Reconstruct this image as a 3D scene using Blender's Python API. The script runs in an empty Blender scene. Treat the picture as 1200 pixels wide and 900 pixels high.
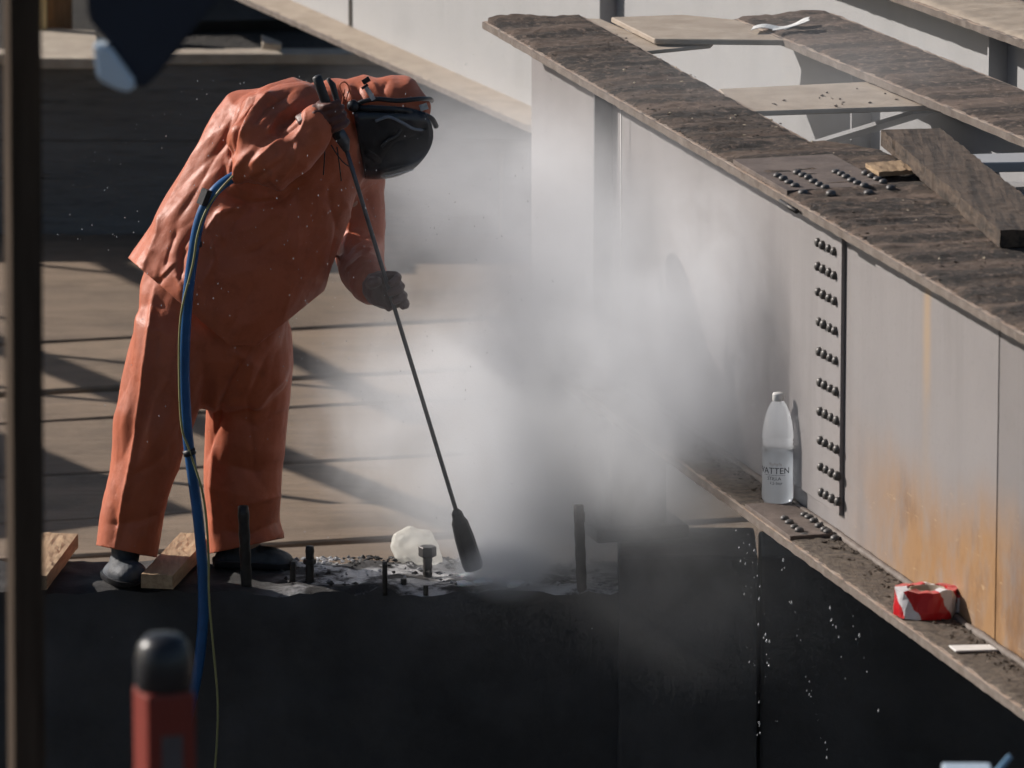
import bpy, bmesh, math, random
import numpy as np
from mathutils import Vector, Matrix, noise as mnoise
from math import radians, sin, cos, pi

random.seed(7)
rng = np.random.default_rng(7)
S = bpy.context.scene
COL = S.collection

# ------------------------------------------------------------------ camera
FPX = 8500.0                                   # focal length in pixels of a 1200 px wide frame
PITCH = math.atan(1874 / FPX)
CAM = np.array([0.0, 0.0, 5.5])
cam_data = bpy.data.cameras.new('camera')
cam = bpy.data.objects.new('camera', cam_data)
COL.objects.link(cam)
cam.location = CAM
cam.rotation_euler = (pi / 2 - PITCH, 0, 0)
cam_data.sensor_width = 36
cam_data.lens = 36 * FPX / 1200
cam_data.clip_start = 0.5
cam_data.clip_end = 5000
cam_data.dof.use_dof = True
cam_data.dof.focus_distance = 22.4
cam_data.dof.aperture_fstop = 6.3
S.camera = cam

# ------------------------------------------------------------------ world, sun, exposure
SUN_EL, SUN_AZ = radians(28), radians(64)      # azimuth: left of straight ahead
w = bpy.data.worlds.new('World')
S.world = w
w.use_nodes = True
nt = w.node_tree
sky = nt.nodes.new('ShaderNodeTexSky')
sky.sky_type = 'NISHITA'
sky.sun_disc = False
sky.sun_elevation = SUN_EL
sky.sun_rotation = -SUN_AZ
bg = nt.nodes['Background']
bg.inputs[1].default_value = 0.056
nt.links.new(sky.outputs[0], bg.inputs[0])
sd = bpy.data.lights.new('sun', 'SUN')
sd.energy = 5.0
sd.angle = radians(0.5)
sd.color = (1.0, 0.93, 0.86)
sun = bpy.data.objects.new('sun', sd)
COL.objects.link(sun)
to_sun = Vector((-sin(SUN_AZ) * cos(SUN_EL), cos(SUN_AZ) * cos(SUN_EL), sin(SUN_EL)))
sun.rotation_euler = to_sun.to_track_quat('Z', 'Y').to_euler()
sun.location = (-20, 30, 20)
S.view_settings.view_transform = 'Standard'
S.view_settings.look = 'None'
S.view_settings.exposure = 0.3
S.view_settings.gamma = 1
S.render.engine = 'CYCLES'
S.cycles.use_denoising = True
S.cycles.max_bounces = 7
S.cycles.use_adaptive_sampling = True
S.cycles.adaptive_threshold = 0.03
S.cycles.adaptive_min_samples = 12
S.cycles.volume_bounces = 3
S.cycles.transparent_max_bounces = 12
S.cycles.volume_step_rate = 0.7
S.cycles.volume_max_steps = 256

# ------------------------------------------------------------------ survey helpers: sight lines meeting real planes
Fv = np.array([0, cos(PITCH), -sin(PITCH)])
Uv = np.array([0, sin(PITCH), cos(PITCH)])
Rv = np.array([1.0, 0, 0])
def ray(u, v): return Fv + Rv * (u - 600) / FPX - Uv * (v - 450) / FPX
def onz(u, v, z):
    r = ray(u, v); return CAM + r * ((z - CAM[2]) / r[2])
def ony(u, v, y):
    r = ray(u, v); return CAM + r * (y / r[1])
def onplane(u, v, P, n):
    r = ray(u, v); return CAM + r * (np.dot(np.array(P) - CAM, n) / np.dot(r, n))
def proj(P):
    q = np.asarray(P) - CAM
    d = q @ Fv
    return 600 + FPX * (q @ Rv) / d, 450 - FPX * (q @ Uv) / d

# ------------------------------------------------------------------ object helpers
def link(name, me, mat=None, parent=None, smooth=False):
    if mat is not None:
        me.materials.clear(); me.materials.append(mat)
    if smooth:
        me.polygons.foreach_set('use_smooth', [True] * len(me.polygons))
    o = bpy.data.objects.new(name, me)
    COL.objects.link(o)
    if parent is not None: o.parent = parent
    return o
def mesh(name, V, Fc):
    me = bpy.data.meshes.new(name)
    me.from_pydata([tuple(map(float, v)) for v in V], [], [tuple(f) for f in Fc])
    me.update()
    return me
def build(name, V, Fc, mat=None, parent=None, smooth=False):
    me = mesh(name, V, Fc)
    bm = bmesh.new(); bm.from_mesh(me)
    bmesh.ops.recalc_face_normals(bm, faces=bm.faces)
    bm.to_mesh(me); bm.free()
    return link(name, me, mat, parent, smooth)
def tag(o, label=None, cat=None, group=None, kind=None):
    if label: o['label'] = label
    if cat: o['category'] = cat
    if group: o['group'] = group
    if kind: o['kind'] = kind
    return o
def empty(name, loc, rz=0.0):
    o = bpy.data.objects.new(name, None)
    o.empty_display_size = 0.1
    COL.objects.link(o)
    o.location = tuple(loc); o.rotation_euler = (0, 0, rz)
    return o
def keep_world(o, parent):
    """parent o to an unrotated empty while o's mesh holds world coordinates"""
    o.parent = parent
    o.matrix_parent_inverse = Matrix.Translation(parent.location).inverted() if parent.rotation_euler.z == 0 else \
        (Matrix.Translation(parent.location) @ Matrix.Rotation(parent.rotation_euler.z, 4, 'Z')).inverted()
    return o
def box_me(name, x0, x1, y0, y1, z0, z1, bevel=0.0, cuts=0, rough=0.0, seed=0):
    bm = bmesh.new()
    bmesh.ops.create_cube(bm, size=1)
    for v in bm.verts:
        v.co = Vector((x0 + (v.co.x + .5) * (x1 - x0), y0 + (v.co.y + .5) * (y1 - y0), z0 + (v.co.z + .5) * (z1 - z0)))
    if bevel: bmesh.ops.bevel(bm, geom=bm.edges[:], offset=bevel, segments=2, affect='EDGES', profile=.6)
    if cuts:
        L = [e for e in bm.edges if e.calc_length() > max(x1 - x0, y1 - y0, z1 - z0) * .6]
        bmesh.ops.subdivide_edges(bm, edges=L, cuts=cuts, use_grid_fill=True)
    if rough:
        for v in bm.verts:
            n = mnoise.noise_vector(v.co * 9 + Vector((seed * 7.1, seed, 0))) * rough
            v.co += n
    me = bpy.data.meshes.new(name); bm.to_mesh(me); bm.free()
    return me
def prism_me(name, top, thick):
    """horizontal polygon (world points, z = top face) extruded down"""
    n = len(top)
    V = [tuple(p) for p in top] + [(p[0], p[1], p[2] - thick) for p in top]
    Fc = [tuple(range(n)), tuple(range(2 * n - 1, n - 1, -1))] + [(i, i + n, (i + 1) % n + n, (i + 1) % n) for i in range(n)]
    me = mesh(name, V, Fc)
    bm = bmesh.new(); bm.from_mesh(me); bmesh.ops.recalc_face_normals(bm, faces=bm.faces)
    bmesh.ops.bevel(bm, geom=bm.edges[:], offset=min(.003, thick * .2), segments=1, affect='EDGES')
    bm.to_mesh(me); bm.free()
    return me
def tube_data(pts, rad, seg=10, caps=True):
    pts = [np.array(p, float) for p in pts]
    n = len(pts)
    if not hasattr(rad, '__len__'): rad = [rad] * n
    V, Fc = [], []
    T = [pts[min(i + 1, n - 1)] - pts[max(i - 1, 0)] for i in range(n)]
    T = [t / (np.linalg.norm(t) + 1e-12) for t in T]
    ref = np.array([0, 1.0, 0.13]); ref /= np.linalg.norm(ref)
    if abs(T[0] @ ref) > .9: ref = np.array([1.0, 0, 0])
    N = np.cross(T[0], ref); N /= np.linalg.norm(N)
    for i in range(n):
        N = N - T[i] * (N @ T[i]); N /= np.linalg.norm(N)
        B = np.cross(T[i], N)
        for k in range(seg):
            a = 2 * pi * k / seg
            V.append(pts[i] + (N * cos(a) + B * sin(a)) * rad[i])
    for i in range(n - 1):
        for k in range(seg):
            a, b = i * seg + k, i * seg + (k + 1) % seg
            Fc.append((a, b, b + seg, a + seg))
    if caps:
        Fc.append(tuple(range(seg - 1, -1, -1)))
        Fc.append(tuple(range((n - 1) * seg, n * seg)))
    return V, Fc
def tube(name, pts, rad, mat, parent=None, seg=10, smooth=True):
    V, Fc = tube_data(pts, rad, seg)
    o = build(name, V, Fc, mat, None, smooth)
    if parent is not None: keep_world(o, parent)
    return o
def lathe_me(name, prof, seg=24):
    V, Fc = [], []
    for r, z in prof:
        for k in range(seg):
            a = 2 * pi * k / seg
            V.append((r * cos(a), r * sin(a), z))
    for i in range(len(prof) - 1):
        for k in range(seg):
            a, b = i * seg + k, i * seg + (k + 1) % seg
            Fc.append((a, b, b + seg, a + seg))
    Fc.append(tuple(range(seg - 1, -1, -1)))
    Fc.append(tuple(range((len(prof) - 1) * seg, len(prof) * seg)))
    me = mesh(name, V, Fc)
    bm = bmesh.new(); bm.from_mesh(me); bmesh.ops.recalc_face_normals(bm, faces=bm.faces); bm.to_mesh(me); bm.free()
    me.polygons.foreach_set('use_smooth', [True] * len(me.polygons))
    return me
def spline(pts, k=8):
    P = [np.array(p, float) for p in pts]
    out = []
    for i in range(len(P) - 1):
        p0, p1, p2, p3 = P[max(i - 1, 0)], P[i], P[i + 1], P[min(i + 2, len(P) - 1)]
        for j in range(k):
            t = j / k
            out.append(.5 * ((2 * p1) + (p2 - p0) * t + (2 * p0 - 5 * p1 + 4 * p2 - p3) * t * t + (3 * p1 - p0 - 3 * p2 + p3) * t ** 3))
    out.append(P[-1])
    return out

# ------------------------------------------------------------------ materials
class NT:
    def __init__(s, name):
        s.m = bpy.data.materials.new(name); s.m.use_nodes = True
        s.t = s.m.node_tree; s.b = s.t.nodes['Principled BSDF']; s.out = s.t.nodes['Material Output']
        s._co = None
    def n(s, typ, **kw):
        d = s.t.nodes.new(typ)
        for k, v in kw.items(): setattr(d, k, v)
        return d
    def l(s, a, b): s.t.links.new(a, b)
    def co(s):
        if s._co is None: s._co = s.n('ShaderNodeTexCoord')
        return s._co.outputs['Object']
    def mapped(s, scale):
        m = s.n('ShaderNodeMapping'); m.inputs['Scale'].default_value = scale
        s.l(s.co(), m.inputs['Vector']); return m.outputs[0]
    def noise(s, scale=5, detail=6, rough=.6, stretch=None, dist=0):
        d = s.n('ShaderNodeTexNoise')
        d.inputs['Scale'].default_value = scale; d.inputs['Detail'].default_value = detail
        d.inputs['Roughness'].default_value = rough; d.inputs['Distortion'].default_value = dist
        s.l(s.mapped(stretch) if stretch else s.co(), d.inputs['Vector'])
        return d.outputs['Fac']
    def ramp(s, fac, stops):
        r = s.n('ShaderNodeValToRGB'); e = r.color_ramp.elements
        e[0].position, e[0].color = stops[0][0], (*stops[0][1], 1)
        e[1].position, e[1].color = stops[-1][0], (*stops[-1][1], 1)
        for p, c in stops[1:-1]:
            q = e.new(p); q.color = (*c, 1)
        s.l(fac, r.inputs[0]); return r.outputs[0]
    def rng(s, fac, a, b, c=0., d=1.):
        r = s.n('ShaderNodeMapRange'); r.interpolation_type = 'SMOOTHSTEP'
        for i, v in zip((1, 2, 3, 4), (a, b, c, d)): r.inputs[i].default_value = v
        s.l(fac, r.inputs[0]); return r.outputs[0]
    def math(s, op, a, b=None):
        d = s.n('ShaderNodeMath', operation=op)
        for i, v in enumerate((a, b)):
            if v is None: continue
            if isinstance(v, (int, float)): d.inputs[i].default_value = v
            else: s.l(v, d.inputs[i])
        return d.outputs[0]
    def mix(s, fac, a, b, blend='MIX'):
        d = s.n('ShaderNodeMix', data_type='RGBA', blend_type=blend)
        if isinstance(fac, (int, float)): d.inputs[0].default_value = fac
        else: s.l(fac, d.inputs[0])
        for i, v in ((6, a), (7, b)):
            if isinstance(v, tuple): d.inputs[i].default_value = (*v, 1)
            else: s.l(v, d.inputs[i])
        return d.outputs[2]
    def color(s, c):
        if isinstance(c, tuple): s.b.inputs['Base Color'].default_value = (*c, 1)
        else: s.l(c, s.b.inputs['Base Color'])
    def bump(s, h, strength=.3, dist=.01):
        d = s.n('ShaderNodeBump'); d.inputs['Strength'].default_value = strength; d.inputs['Distance'].default_value = dist
        s.l(h, d.inputs['Height']); s.l(d.outputs[0], s.b.inputs['Normal'])
    def set(s, **kw):
        for k, v in kw.items():
            i = s.b.inputs[k.replace('_', ' ')]
            if hasattr(v, 'links') or hasattr(v, 'is_linked'): s.l(v, i)
            else: i.default_value = v

def mat_simple(name, c1, c2=None, scale=8, rough=.7, metallic=0., bump=.15, bdist=.004, stretch=None, detail=6, spec=.4):
    m = NT(name)
    f = m.noise(scale, detail, .6, stretch)
    m.color(m.ramp(f, [(.3, c1), (.7, c2 or tuple(x * .8 for x in c1))]))
    m.set(Roughness=rough, Metallic=metallic)
    m.b.inputs['Specular IOR Level'].default_value = spec
    if bump: m.bump(m.noise(scale * 5, 5, .6, stretch), bump, bdist)
    return m.m

def mat_paint(name, base=(.33, .32, .315), dark=(.25, .242, .24), rust=None):
    """pale painted steel web: vertical grime streaks, mottling, optional rust runs (object x along the girder, z up)"""
    m = NT(name)
    streak = m.noise(4.5, 8, .72, (1, 1, .09), .4)
    mott = m.noise(3.2, 7, .62)
    fine = m.noise(70, 4, .6)
    c = m.mix(m.math('MULTIPLY', m.rng(streak, .42, .72, 0, .75), m.rng(m.noise(1.1, 4, .6), .35, .65, .25, 1.)), base, dark)
    c = m.mix(m.rng(mott, .45, .75, 0, .5), c, tuple(x * .82 for x in base))
    c = m.mix(m.rng(fine, .58, .75, 0, .35), c, tuple(x * .62 for x in base))
    if rust:
        sx = m.n('ShaderNodeSeparateXYZ'); m.l(m.co(), sx.inputs[0])
        x, z = sx.outputs[0], sx.outputs[2]
        wob = m.math('MULTIPLY', m.noise(1.3, 5, .6, (1, 1, .35)), .62)
        zz = m.math('SUBTRACT', z, wob)
        mask = m.math('MULTIPLY', m.rng(zz, .20, -.10), m.rng(x, rust['x0'] - .55, rust['x0'] + .35))
        mask = m.math('MULTIPLY', mask, m.rng(m.noise(6, 9, .75, (1, 1, .5)), .28, .56, .3, 1.))
        rc = m.ramp(m.noise(4, 7, .7, (1, 1, .45)), [(.3, (.25, .125, .042)), (.48, (.31, .17, .07)), (.62, (.19, .095, .036)), (.78, (.11, .055, .024))])
        c = m.mix(m.math('MULTIPLY', mask, .95), c, rc)
        # one vertical rust run
        dx = m.math('ABSOLUTE', m.math('SUBTRACT', x, m.math('ADD', rust['run'], m.math('MULTIPLY', m.noise(3, 3, .5), .05))))
        run = m.math('MULTIPLY', m.rng(dx, .055, .0), m.rng(z, .35, .85, .15, .75))
        c = m.mix(m.math('MULTIPLY', m.math('MULTIPLY', run, m.rng(m.noise(6, 5, .7, (1, 1, .4)), .3, .6, .3, 1.)), .8), c, (.40, .26, .13))
        # scratches
        sc = m.noise(26, 3, .5, (.35, 1, 2.2), 1.5)
        c = m.mix(m.math('MULTIPLY', m.rng(sc, .66, .72), m.math('MULTIPLY', mask, .5)), c, (.60, .45, .28))
    m.color(c)
    m.set(Roughness=.52)
    m.bump(m.noise(40, 5, .6), .12, .003)
    return m.m

def mat_crust(name, a=(.185, .130, .098), b=(.034, .026, .021), band=1.0):
    m = NT(name)
    f = m.noise(2.3, 7, .68, (3.6, .35, 1))
    g = m.noise(34, 6, .7)
    c = m.ramp(f, [(.40, b), (.5, tuple((x + y) / 2 for x, y in zip(a, b))), (.60, a)])
    sx = m.n('ShaderNodeSeparateXYZ'); m.l(m.co(), sx.inputs[0])
    wv = m.math('SINE', m.math('ADD', m.math('MULTIPLY', sx.outputs[0], 25.5), m.math('MULTIPLY', m.noise(2.2, 4, .6), 9.0)))
    c = m.mix(m.math('MULTIPLY', m.rng(wv, .0, .9), m.rng(m.noise(9, 5, .7), .32, .56, .25, 1.)), c, b)
    c = m.mix(m.rng(g, .5, .72, 0, .8), c, tuple(x * 1.7 for x in a))
    c = m.mix(m.rng(m.noise(21, 5, .7, (1, .5, 1)), .56, .68, 0, .85), c, (.022, .017, .015))
    m.color(c); m.set(Roughness=.9)
    m.bump(m.noise(60, 8, .8), 1.0, .022)
    return m.m

def mat_wood(name, a, b, axis=0, rough=.8, scale=6):
    m = NT(name)
    st = [9, 9, 9]; st[axis] = .55
    g = m.noise(scale, 7, .65, tuple(st), .6)
    g2 = m.noise(scale * .5, 5, .6)
    c = m.ramp(g, [(.38, b), (.60, a)])
    c = m.mix(m.rng(g2, .4, .75, 0, .55), c, tuple(x * .6 for x in a))
    m.color(c); m.set(Roughness=rough)
    m.bump(g, .5, .006)
    return m.m

M = {}
M['web'] = mat_paint('painted_steel', (.30, .285, .28), (.235, .222, .22))
M['stiff'] = mat_paint('painted_steel_shaded', (.15, .15, .155), (.11, .11, .115))  # stiffener's shaded face and shadow put into a darker paint colour
M['web_warm'] = mat_paint('painted_steel_warm', (.42, .395, .38), (.33, .305, .29))
M['web3'] = mat_paint('painted_steel_pale', (.36, .36, .365), (.31, .31, .315))
M['crust'] = mat_crust('tarry_crust')
M['crust_far'] = mat_crust('tarry_crust_pale', (.21, .150, .116), (.055, .041, .033))
M['flange_dust'] = mat_simple('dusty_flange', (.40, .33, .26), (.29, .235, .18), 12, .8, 0, .4, .004)
M['plate_dust'] = mat_simple('dusty_plate', (.40, .335, .27), (.28, .225, .175), 9, .8, 0, .4, .004)
M['edge'] = mat_simple('rusted_edge', (.25, .17, .12), (.36, .30, .25), 22, .75, .1, .5, .004)
M['edge_pale'] = mat_simple('chipped_paint_edge', (.18, .15, .13), (.10, .077, .062), 26, .7, 0, .4, .003)
M['rivet'] = mat_simple('dark_rivet_steel', (.115, .108, .104), (.06, .055, .052), 60, .45, .25, .25, .002)
M['dirt'] = mat_simple('loose_dirt', (.17, .135, .105), (.06, .048, .04), 40, .95, 0, .9, .01)
M['black_conc'] = mat_simple('tar_blackened_concrete', (.032, .031, .0315), (.085, .081, .081), 2.2, .75, 0, .7, .014, spec=.3)
M['ground'] = mat_simple('dark_soil', (.06, .05, .04), (.03, .026, .022), 1.2, .95, 0, .8, .03)
M['soil'] = mat_simple('bank_soil', (.03, .026, .022), (.016, .014, .012), 5, .95, 0, .9, .03)  # soil kept darker so the sunlit bank looks shaded
M['steel_dark'] = mat_simple('dark_steel', (.06, .055, .052), (.03, .028, .027), 30, .5, .6, .3, .003)
M['rubber'] = mat_simple('black_rubber', (.016, .016, .018), (.03, .03, .033), 14, .5, 0, .3, .003)
M['white'] = mat_simple('white_plastic', (.75, .74, .72), (.62, .61, .59), 20, .45, 0, .1, .002)

# ------------------------------------------------------------------ setting
def slab(name, x0, x1, y0, y1, z, mat, kind='structure'):
    o = build(name, [(x0, y0, z), (x1, y0, z), (x1, y1, z), (x0, y1, z)], [(0, 1, 2, 3)], mat)
    return tag(o, kind=kind)
slab('ground', -1500, 1500, -800, 2500, -2.3, M['ground'])

Y_FRONT = onz(400, 690, 0)[1]
Y_BACK = onz(400, 656, 0)[1]
DECK_Z = -0.60
Y_WALL = onz(345, 272, DECK_Z)[1]

# deck of wide worn planks behind the block
M['plank'] = None
def mat_plank(i):
    m = NT('deck_plank_%d' % i)
    t = [(.205, .147, .100), (.185, .133, .091), (.218, .157, .106)][i]
    g = m.noise(7, 7, .65, (.35, 6, 6), .5)
    c = m.ramp(g, [(.28, tuple(x * .72 for x in t)), (.5, t), (.75, tuple(x * 1.15 for x in t))])
    c = m.mix(m.rng(m.noise(1.8, 8, .7, (1, 1.5, 1)), .42, .68, 0, .8), c, tuple(x * .5 for x in t))
    c = m.mix(m.rng(m.noise(45, 5, .7), .62, .72, 0, .5), c, tuple(x * .45 for x in t))
    m.color(c); m.set(Roughness=.85); m.bump(g, .6, .01)
    return m.m
MP = [mat_plank(i) for i in range(3)]
deck = slab('deck', -5, 4.5, Y_BACK, Y_WALL, DECK_Z - .1, M['soil'])
vb = [272, 322, 386, 442, 474, 538, 592, 636, 668]
def line_pts(v, slope):
    a, b = onz(345 - 300, v + 300 * slope, DECK_Z), onz(345 + 300, v - 300 * slope, DECK_Z)
    d = (b - a) / (b[0] - a[0])
    return [a + d * (x - a[0]) for x in (-5, 4.5)]
for i in range(len(vb) - 1):
    s0 = .055 * (1 + .15 * random.uniform(-1, 1)) if i else .0
    far = line_pts(vb[i], .055 if 0 < i else 0.0)
    near = line_pts(vb[i + 1], .055 if i < len(vb) - 2 else 0.02)
    g = .016
    top = [far[0] - (0, g, 0), far[1] - (0, g, 0), near[1] + (0, g, 0), near[0] + (0, g, 0)]
    nseg = 40
    V, Fc = [], []
    dz = random.uniform(-.012, .012)
    for k in range(nseg + 1):
        t = k / nseg
        a = top[0] * (1 - t) + top[1] * t; b = top[3] * (1 - t) + top[2] * t
        wob = .012 * mnoise.noise(Vector((t * 14, i * 3.3, 0)))
        wob2 = .012 * mnoise.noise(Vector((t * 14, i * 3.3 + 9, 0)))
        h = dz + .008 * mnoise.noise(Vector((t * 5, i * 5.0, 2)))
        a = a + (0, wob, h); b = b + (0, wob2, h)
        m_ = (a + b) / 2 + (0, 0, .006)
        V += [a - (0, 0, .008), a + (0, -.01, 0), m_, b + (0, .01, 0), b - (0, 0, .008), b - (0, 0, .09), a - (0, 0, .09)]
    for k in range(nseg):
        for j in range(7):
            p, q = k * 7 + j, k * 7 + (j + 1) % 7
            Fc.append((p, q, q + 7, p + 7))
    Fc += [tuple(range(7)), tuple(range(nseg * 7, nseg * 7 + 7))]
    o = build('plank', V, Fc, MP[i % 3])
    o.parent = deck

# retaining wall behind the deck: board-marked dark concrete
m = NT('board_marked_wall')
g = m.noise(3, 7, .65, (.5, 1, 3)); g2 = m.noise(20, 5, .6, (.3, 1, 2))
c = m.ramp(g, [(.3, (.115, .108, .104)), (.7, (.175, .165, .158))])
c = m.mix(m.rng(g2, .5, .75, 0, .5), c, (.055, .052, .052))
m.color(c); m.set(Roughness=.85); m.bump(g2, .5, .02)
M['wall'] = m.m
WTOP = ony(300, 62, Y_WALL)[2]
rw = empty('retaining_wall', (0, Y_WALL, DECK_Z - .1))
tag(rw, 'dark board-marked retaining wall in shade behind the worker', 'wall')
zs = np.linspace(DECK_Z - .1, WTOP - .05, 6)
for i in range(5):
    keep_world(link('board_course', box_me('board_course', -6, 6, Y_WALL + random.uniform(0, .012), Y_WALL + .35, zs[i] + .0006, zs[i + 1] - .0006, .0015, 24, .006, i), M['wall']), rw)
M['coping'] = mat_simple('wall_coping', (.42, .36, .29), (.30, .25, .2), 9, .85, 0, .4, .006)
keep_world(link('coping', box_me('coping', -6, 6, Y_WALL - .015, Y_WALL + .11, WTOP - .048, WTOP, .006, 30, .006, 9), M['coping']), rw)
slab('bank', -60, 60, Y_WALL + .1, 2000, WTOP - .03, M['soil'])

# ------------------------------------------------------------------ the black abutment block with its anchor bolts
blk = empty('abutment_block', (0, Y_FRONT, -2.3))
tag(blk, 'tar black concrete abutment block with anchor bolts in its wet top', 'concrete block')
nx, ny = 190, 14
V, Fc = [], []
X0, X1 = -3.2, 3.4
for j in range(ny + 1):
    for i in range(nx + 1):
        x = X0 + (X1 - X0) * i / nx; y = Y_FRONT + (Y_BACK - Y_FRONT) * j / ny
        p = Vector((x * 6, y * 6, 0))
        z = .018 * mnoise.fractal(p, 1, 2, 5) + (.012 * mnoise.noise(p * 4) if j in (0, ny) else 0)
        yy = y + (.012 * mnoise.noise(Vector((x * 9, j, 3))) if j in (0, ny) else 0)
        V.append((x, yy, z - (.012 if j in (0, ny) else 0)))
for j in range(ny):
    for i in range(nx):
        a = j * (nx + 1) + i
        Fc.append((a, a + 1, a + nx + 2, a + nx + 1))
m = NT('wet_tarry_top')
wet = m.rng(m.noise(5.5, 6, .65, (1, 1.6, 1)), .44, .60)
sx = m.n('ShaderNodeSeparateXYZ'); m.l(m.co(), sx.inputs[0])
zone = m.math('MULTIPLY', m.rng(sx.outputs[0], -.85, -.55), m.rng(sx.outputs[0], .5, .2))
wet = m.math('MULTIPLY', wet, zone)
c = m.ramp(m.noise(14, 6, .7), [(.3, (.014, .0135, .014)), (.7, (.038, .035, .034))])
c = m.mix(wet, c, (.42, .42, .43))  # bright reflections on the wet patches put into this pale colour
m.color(c)
m.l(m.rng(wet, 0, 1, .85, .22), m.b.inputs['Roughness'])
m.bump(m.noise(45, 6, .7), .6, .01)
M['blk_top'] = m.m
keep_world(build('wet_top', V, Fc, M['blk_top'], None, True), blk)
# front face, uneven
V, Fc = [], []
nz = 46
for j in range(nz + 1):
    for i in range(nx + 1):
        x = X0 + (X1 - X0) * i / nx; z = -.012 - 2.29 * j / nz
        p = Vector((x * 3, 0, z * 3))
        y = Y_FRONT + .012 * mnoise.noise(Vector((x * 9, 0, 3))) * (j == 0) + (.02 * mnoise.fractal(p, 1, 2, 5) - .004 if j else 0)
        V.append((x, y, z + (.018 * mnoise.fractal(Vector((x * 6, Y_FRONT * 6, 0)), 1, 2, 5) + .012 * mnoise.noise(Vector((x * 6, Y_FRONT * 6, 0)) * 4) if j == 0 else 0)))
for j in range(nz):
    for i in range(nx):
        a = j * (nx + 1) + i
        Fc.append((a, a + 1, a + nx + 2, a + nx + 1))
keep_world(build('front_face', V, Fc, M['black_conc'], None, True), blk)
keep_world(link('rear_body', box_me('rear_body', X0, X1, Y_FRONT + .06, Y_BACK - .012, -2.29, -.05), M['black_conc']), blk)
# raised bearing seat to the right
PL0 = ony(725, 649, Y_FRONT - .02)
PLZ = PL0[2]
PLX1 = ony(888, 643, Y_FRONT - .02)[0]
seat = keep_world(link('bearing_seat', box_me('bearing_seat', PL0[0], PLX1, Y_FRONT - .05, Y_BACK - .04, -2.28, PLZ, .012, 18, .008, 3), M['black_conc']), blk)
keep_world(link('bearing_seat', box_me('bearing_seat', PLX1 + .012, X1 - .02, Y_FRONT - .02, Y_BACK - .05, -2.27, PLZ - .01, .012, 18, .008, 5), M['black_conc']), blk)

def on_top(u, v): return onz(u, v, 0.0)
def bolt_at(u, vbot, vtop, wpx, name='anchor_bolt', nut=None, head=None, lean=0, mat='steel_dark'):
    b = on_top(u, vbot)
    t = ony(u + lean, vtop, b[1])
    r = wpx / 2 / 371
    rad, pts = [r, r], [b - (0, 0, .02), t]
    n = 9
    pts = [pts[0] * (1 - k / n) + pts[1] * k / n for k in range(n + 1)]
    rad = [r * (1 + .06 * (-1) ** k) for k in range(n + 1)]
    o = tube(name, pts, rad, M[mat], blk, 10)
    def hexa(nm, z0, z1, rr):
        me = lathe_me(nm, [(rr * .9, 0), (rr, .003), (rr, (z1 - z0) - .003), (rr * .9, z1 - z0)], 6)
        h = link(nm, me, M[mat]); me.polygons.foreach_set('use_smooth', [False] * len(me.polygons))
        h.parent = o
        h.matrix_parent_inverse = (Matrix.Translation(blk.location)).inverted() @ Matrix.Identity(4)
        h.matrix_parent_inverse = Matrix.Identity(4)
        h.location = (b[0] + lean / 371 * ((z0 - b[2]) / max(t[2] - b[2], .01)), b[1], z0)
        return h
    if nut: hexa('nut', ony(u, nut[1], b[1])[2], ony(u, nut[0], b[1])[2], nut[2] / 2 / 371)
    if head: hexa('bolt_head', ony(u, head[1], b[1])[2], ony(u, head[0], b[1])[2], head[2] / 2 / 371)
    return o
bolt_at(289, 686, 593, 13, lean=-4)
bolt_at(363, 683, 640, 10, nut=(655, 661, 15))
bolt_at(323, 668, 650, 5)
bolt_at(343, 682, 658, 7)
bolt_at(451, 690, 658, 6)
bolt_at(501, 672, 645, 11, head=(640, 652, 21))
bolt_at(682, 688, 592, 12, lean=-4, nut=(600, 612, 13))
bolt_at(473, 686, 678, 7)
bolt_at(499, 690, 686, 6)
# mortar humps round the bolts, tarry rubble along the rear edge: loose crumbs
def crumbs(name, spots, mat, label, size=(.006, .02), cat='debris'):
    V, Fc = [], []
    base = [(-1, 0, 0), (1, 0, 0), (0, -1, 0), (0, 1, 0), (0, 0, -1), (0, 0, 1)]
    tri = [(0, 2, 5), (2, 1, 5), (1, 3, 5), (3, 0, 5), (2, 0, 4), (1, 2, 4), (3, 1, 4), (0, 3, 4)]
    for p in spots:
        s = random.uniform(*size)
        R_ = Matrix.Rotation(random.uniform(0, 6.28), 3, 'Z') @ Matrix.Rotation(random.uniform(-.5, .5), 3, 'X')
        k = len(V)
        for b in base:
            q = R_ @ Vector((b[0] * s * random.uniform(.6, 1.5), b[1] * s * random.uniform(.5, 1), b[2] * s * random.uniform(.3, .7)))
            V.append((p[0] + q.x, p[1] + q.y, p[2] + q.z + s * .2))
        Fc += [tuple(k + i for i in t) for t in tri]
    o = build(name, V, Fc, mat)
    return tag(o, label, cat, kind='stuff')
sp = []
for _ in range(420):
    x = random.uniform(-.75, .3); y = Y_BACK - abs(random.gauss(0, .05)) if random.random() < .6 else random.uniform(Y_FRONT + .02, Y_BACK)
    sp.append((x, y, .006))
crumbs('rubble', sp, M['blk_top'], 'black tar crumbs strewn over the wet block top', (.004, .015), 'rubble')

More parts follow.
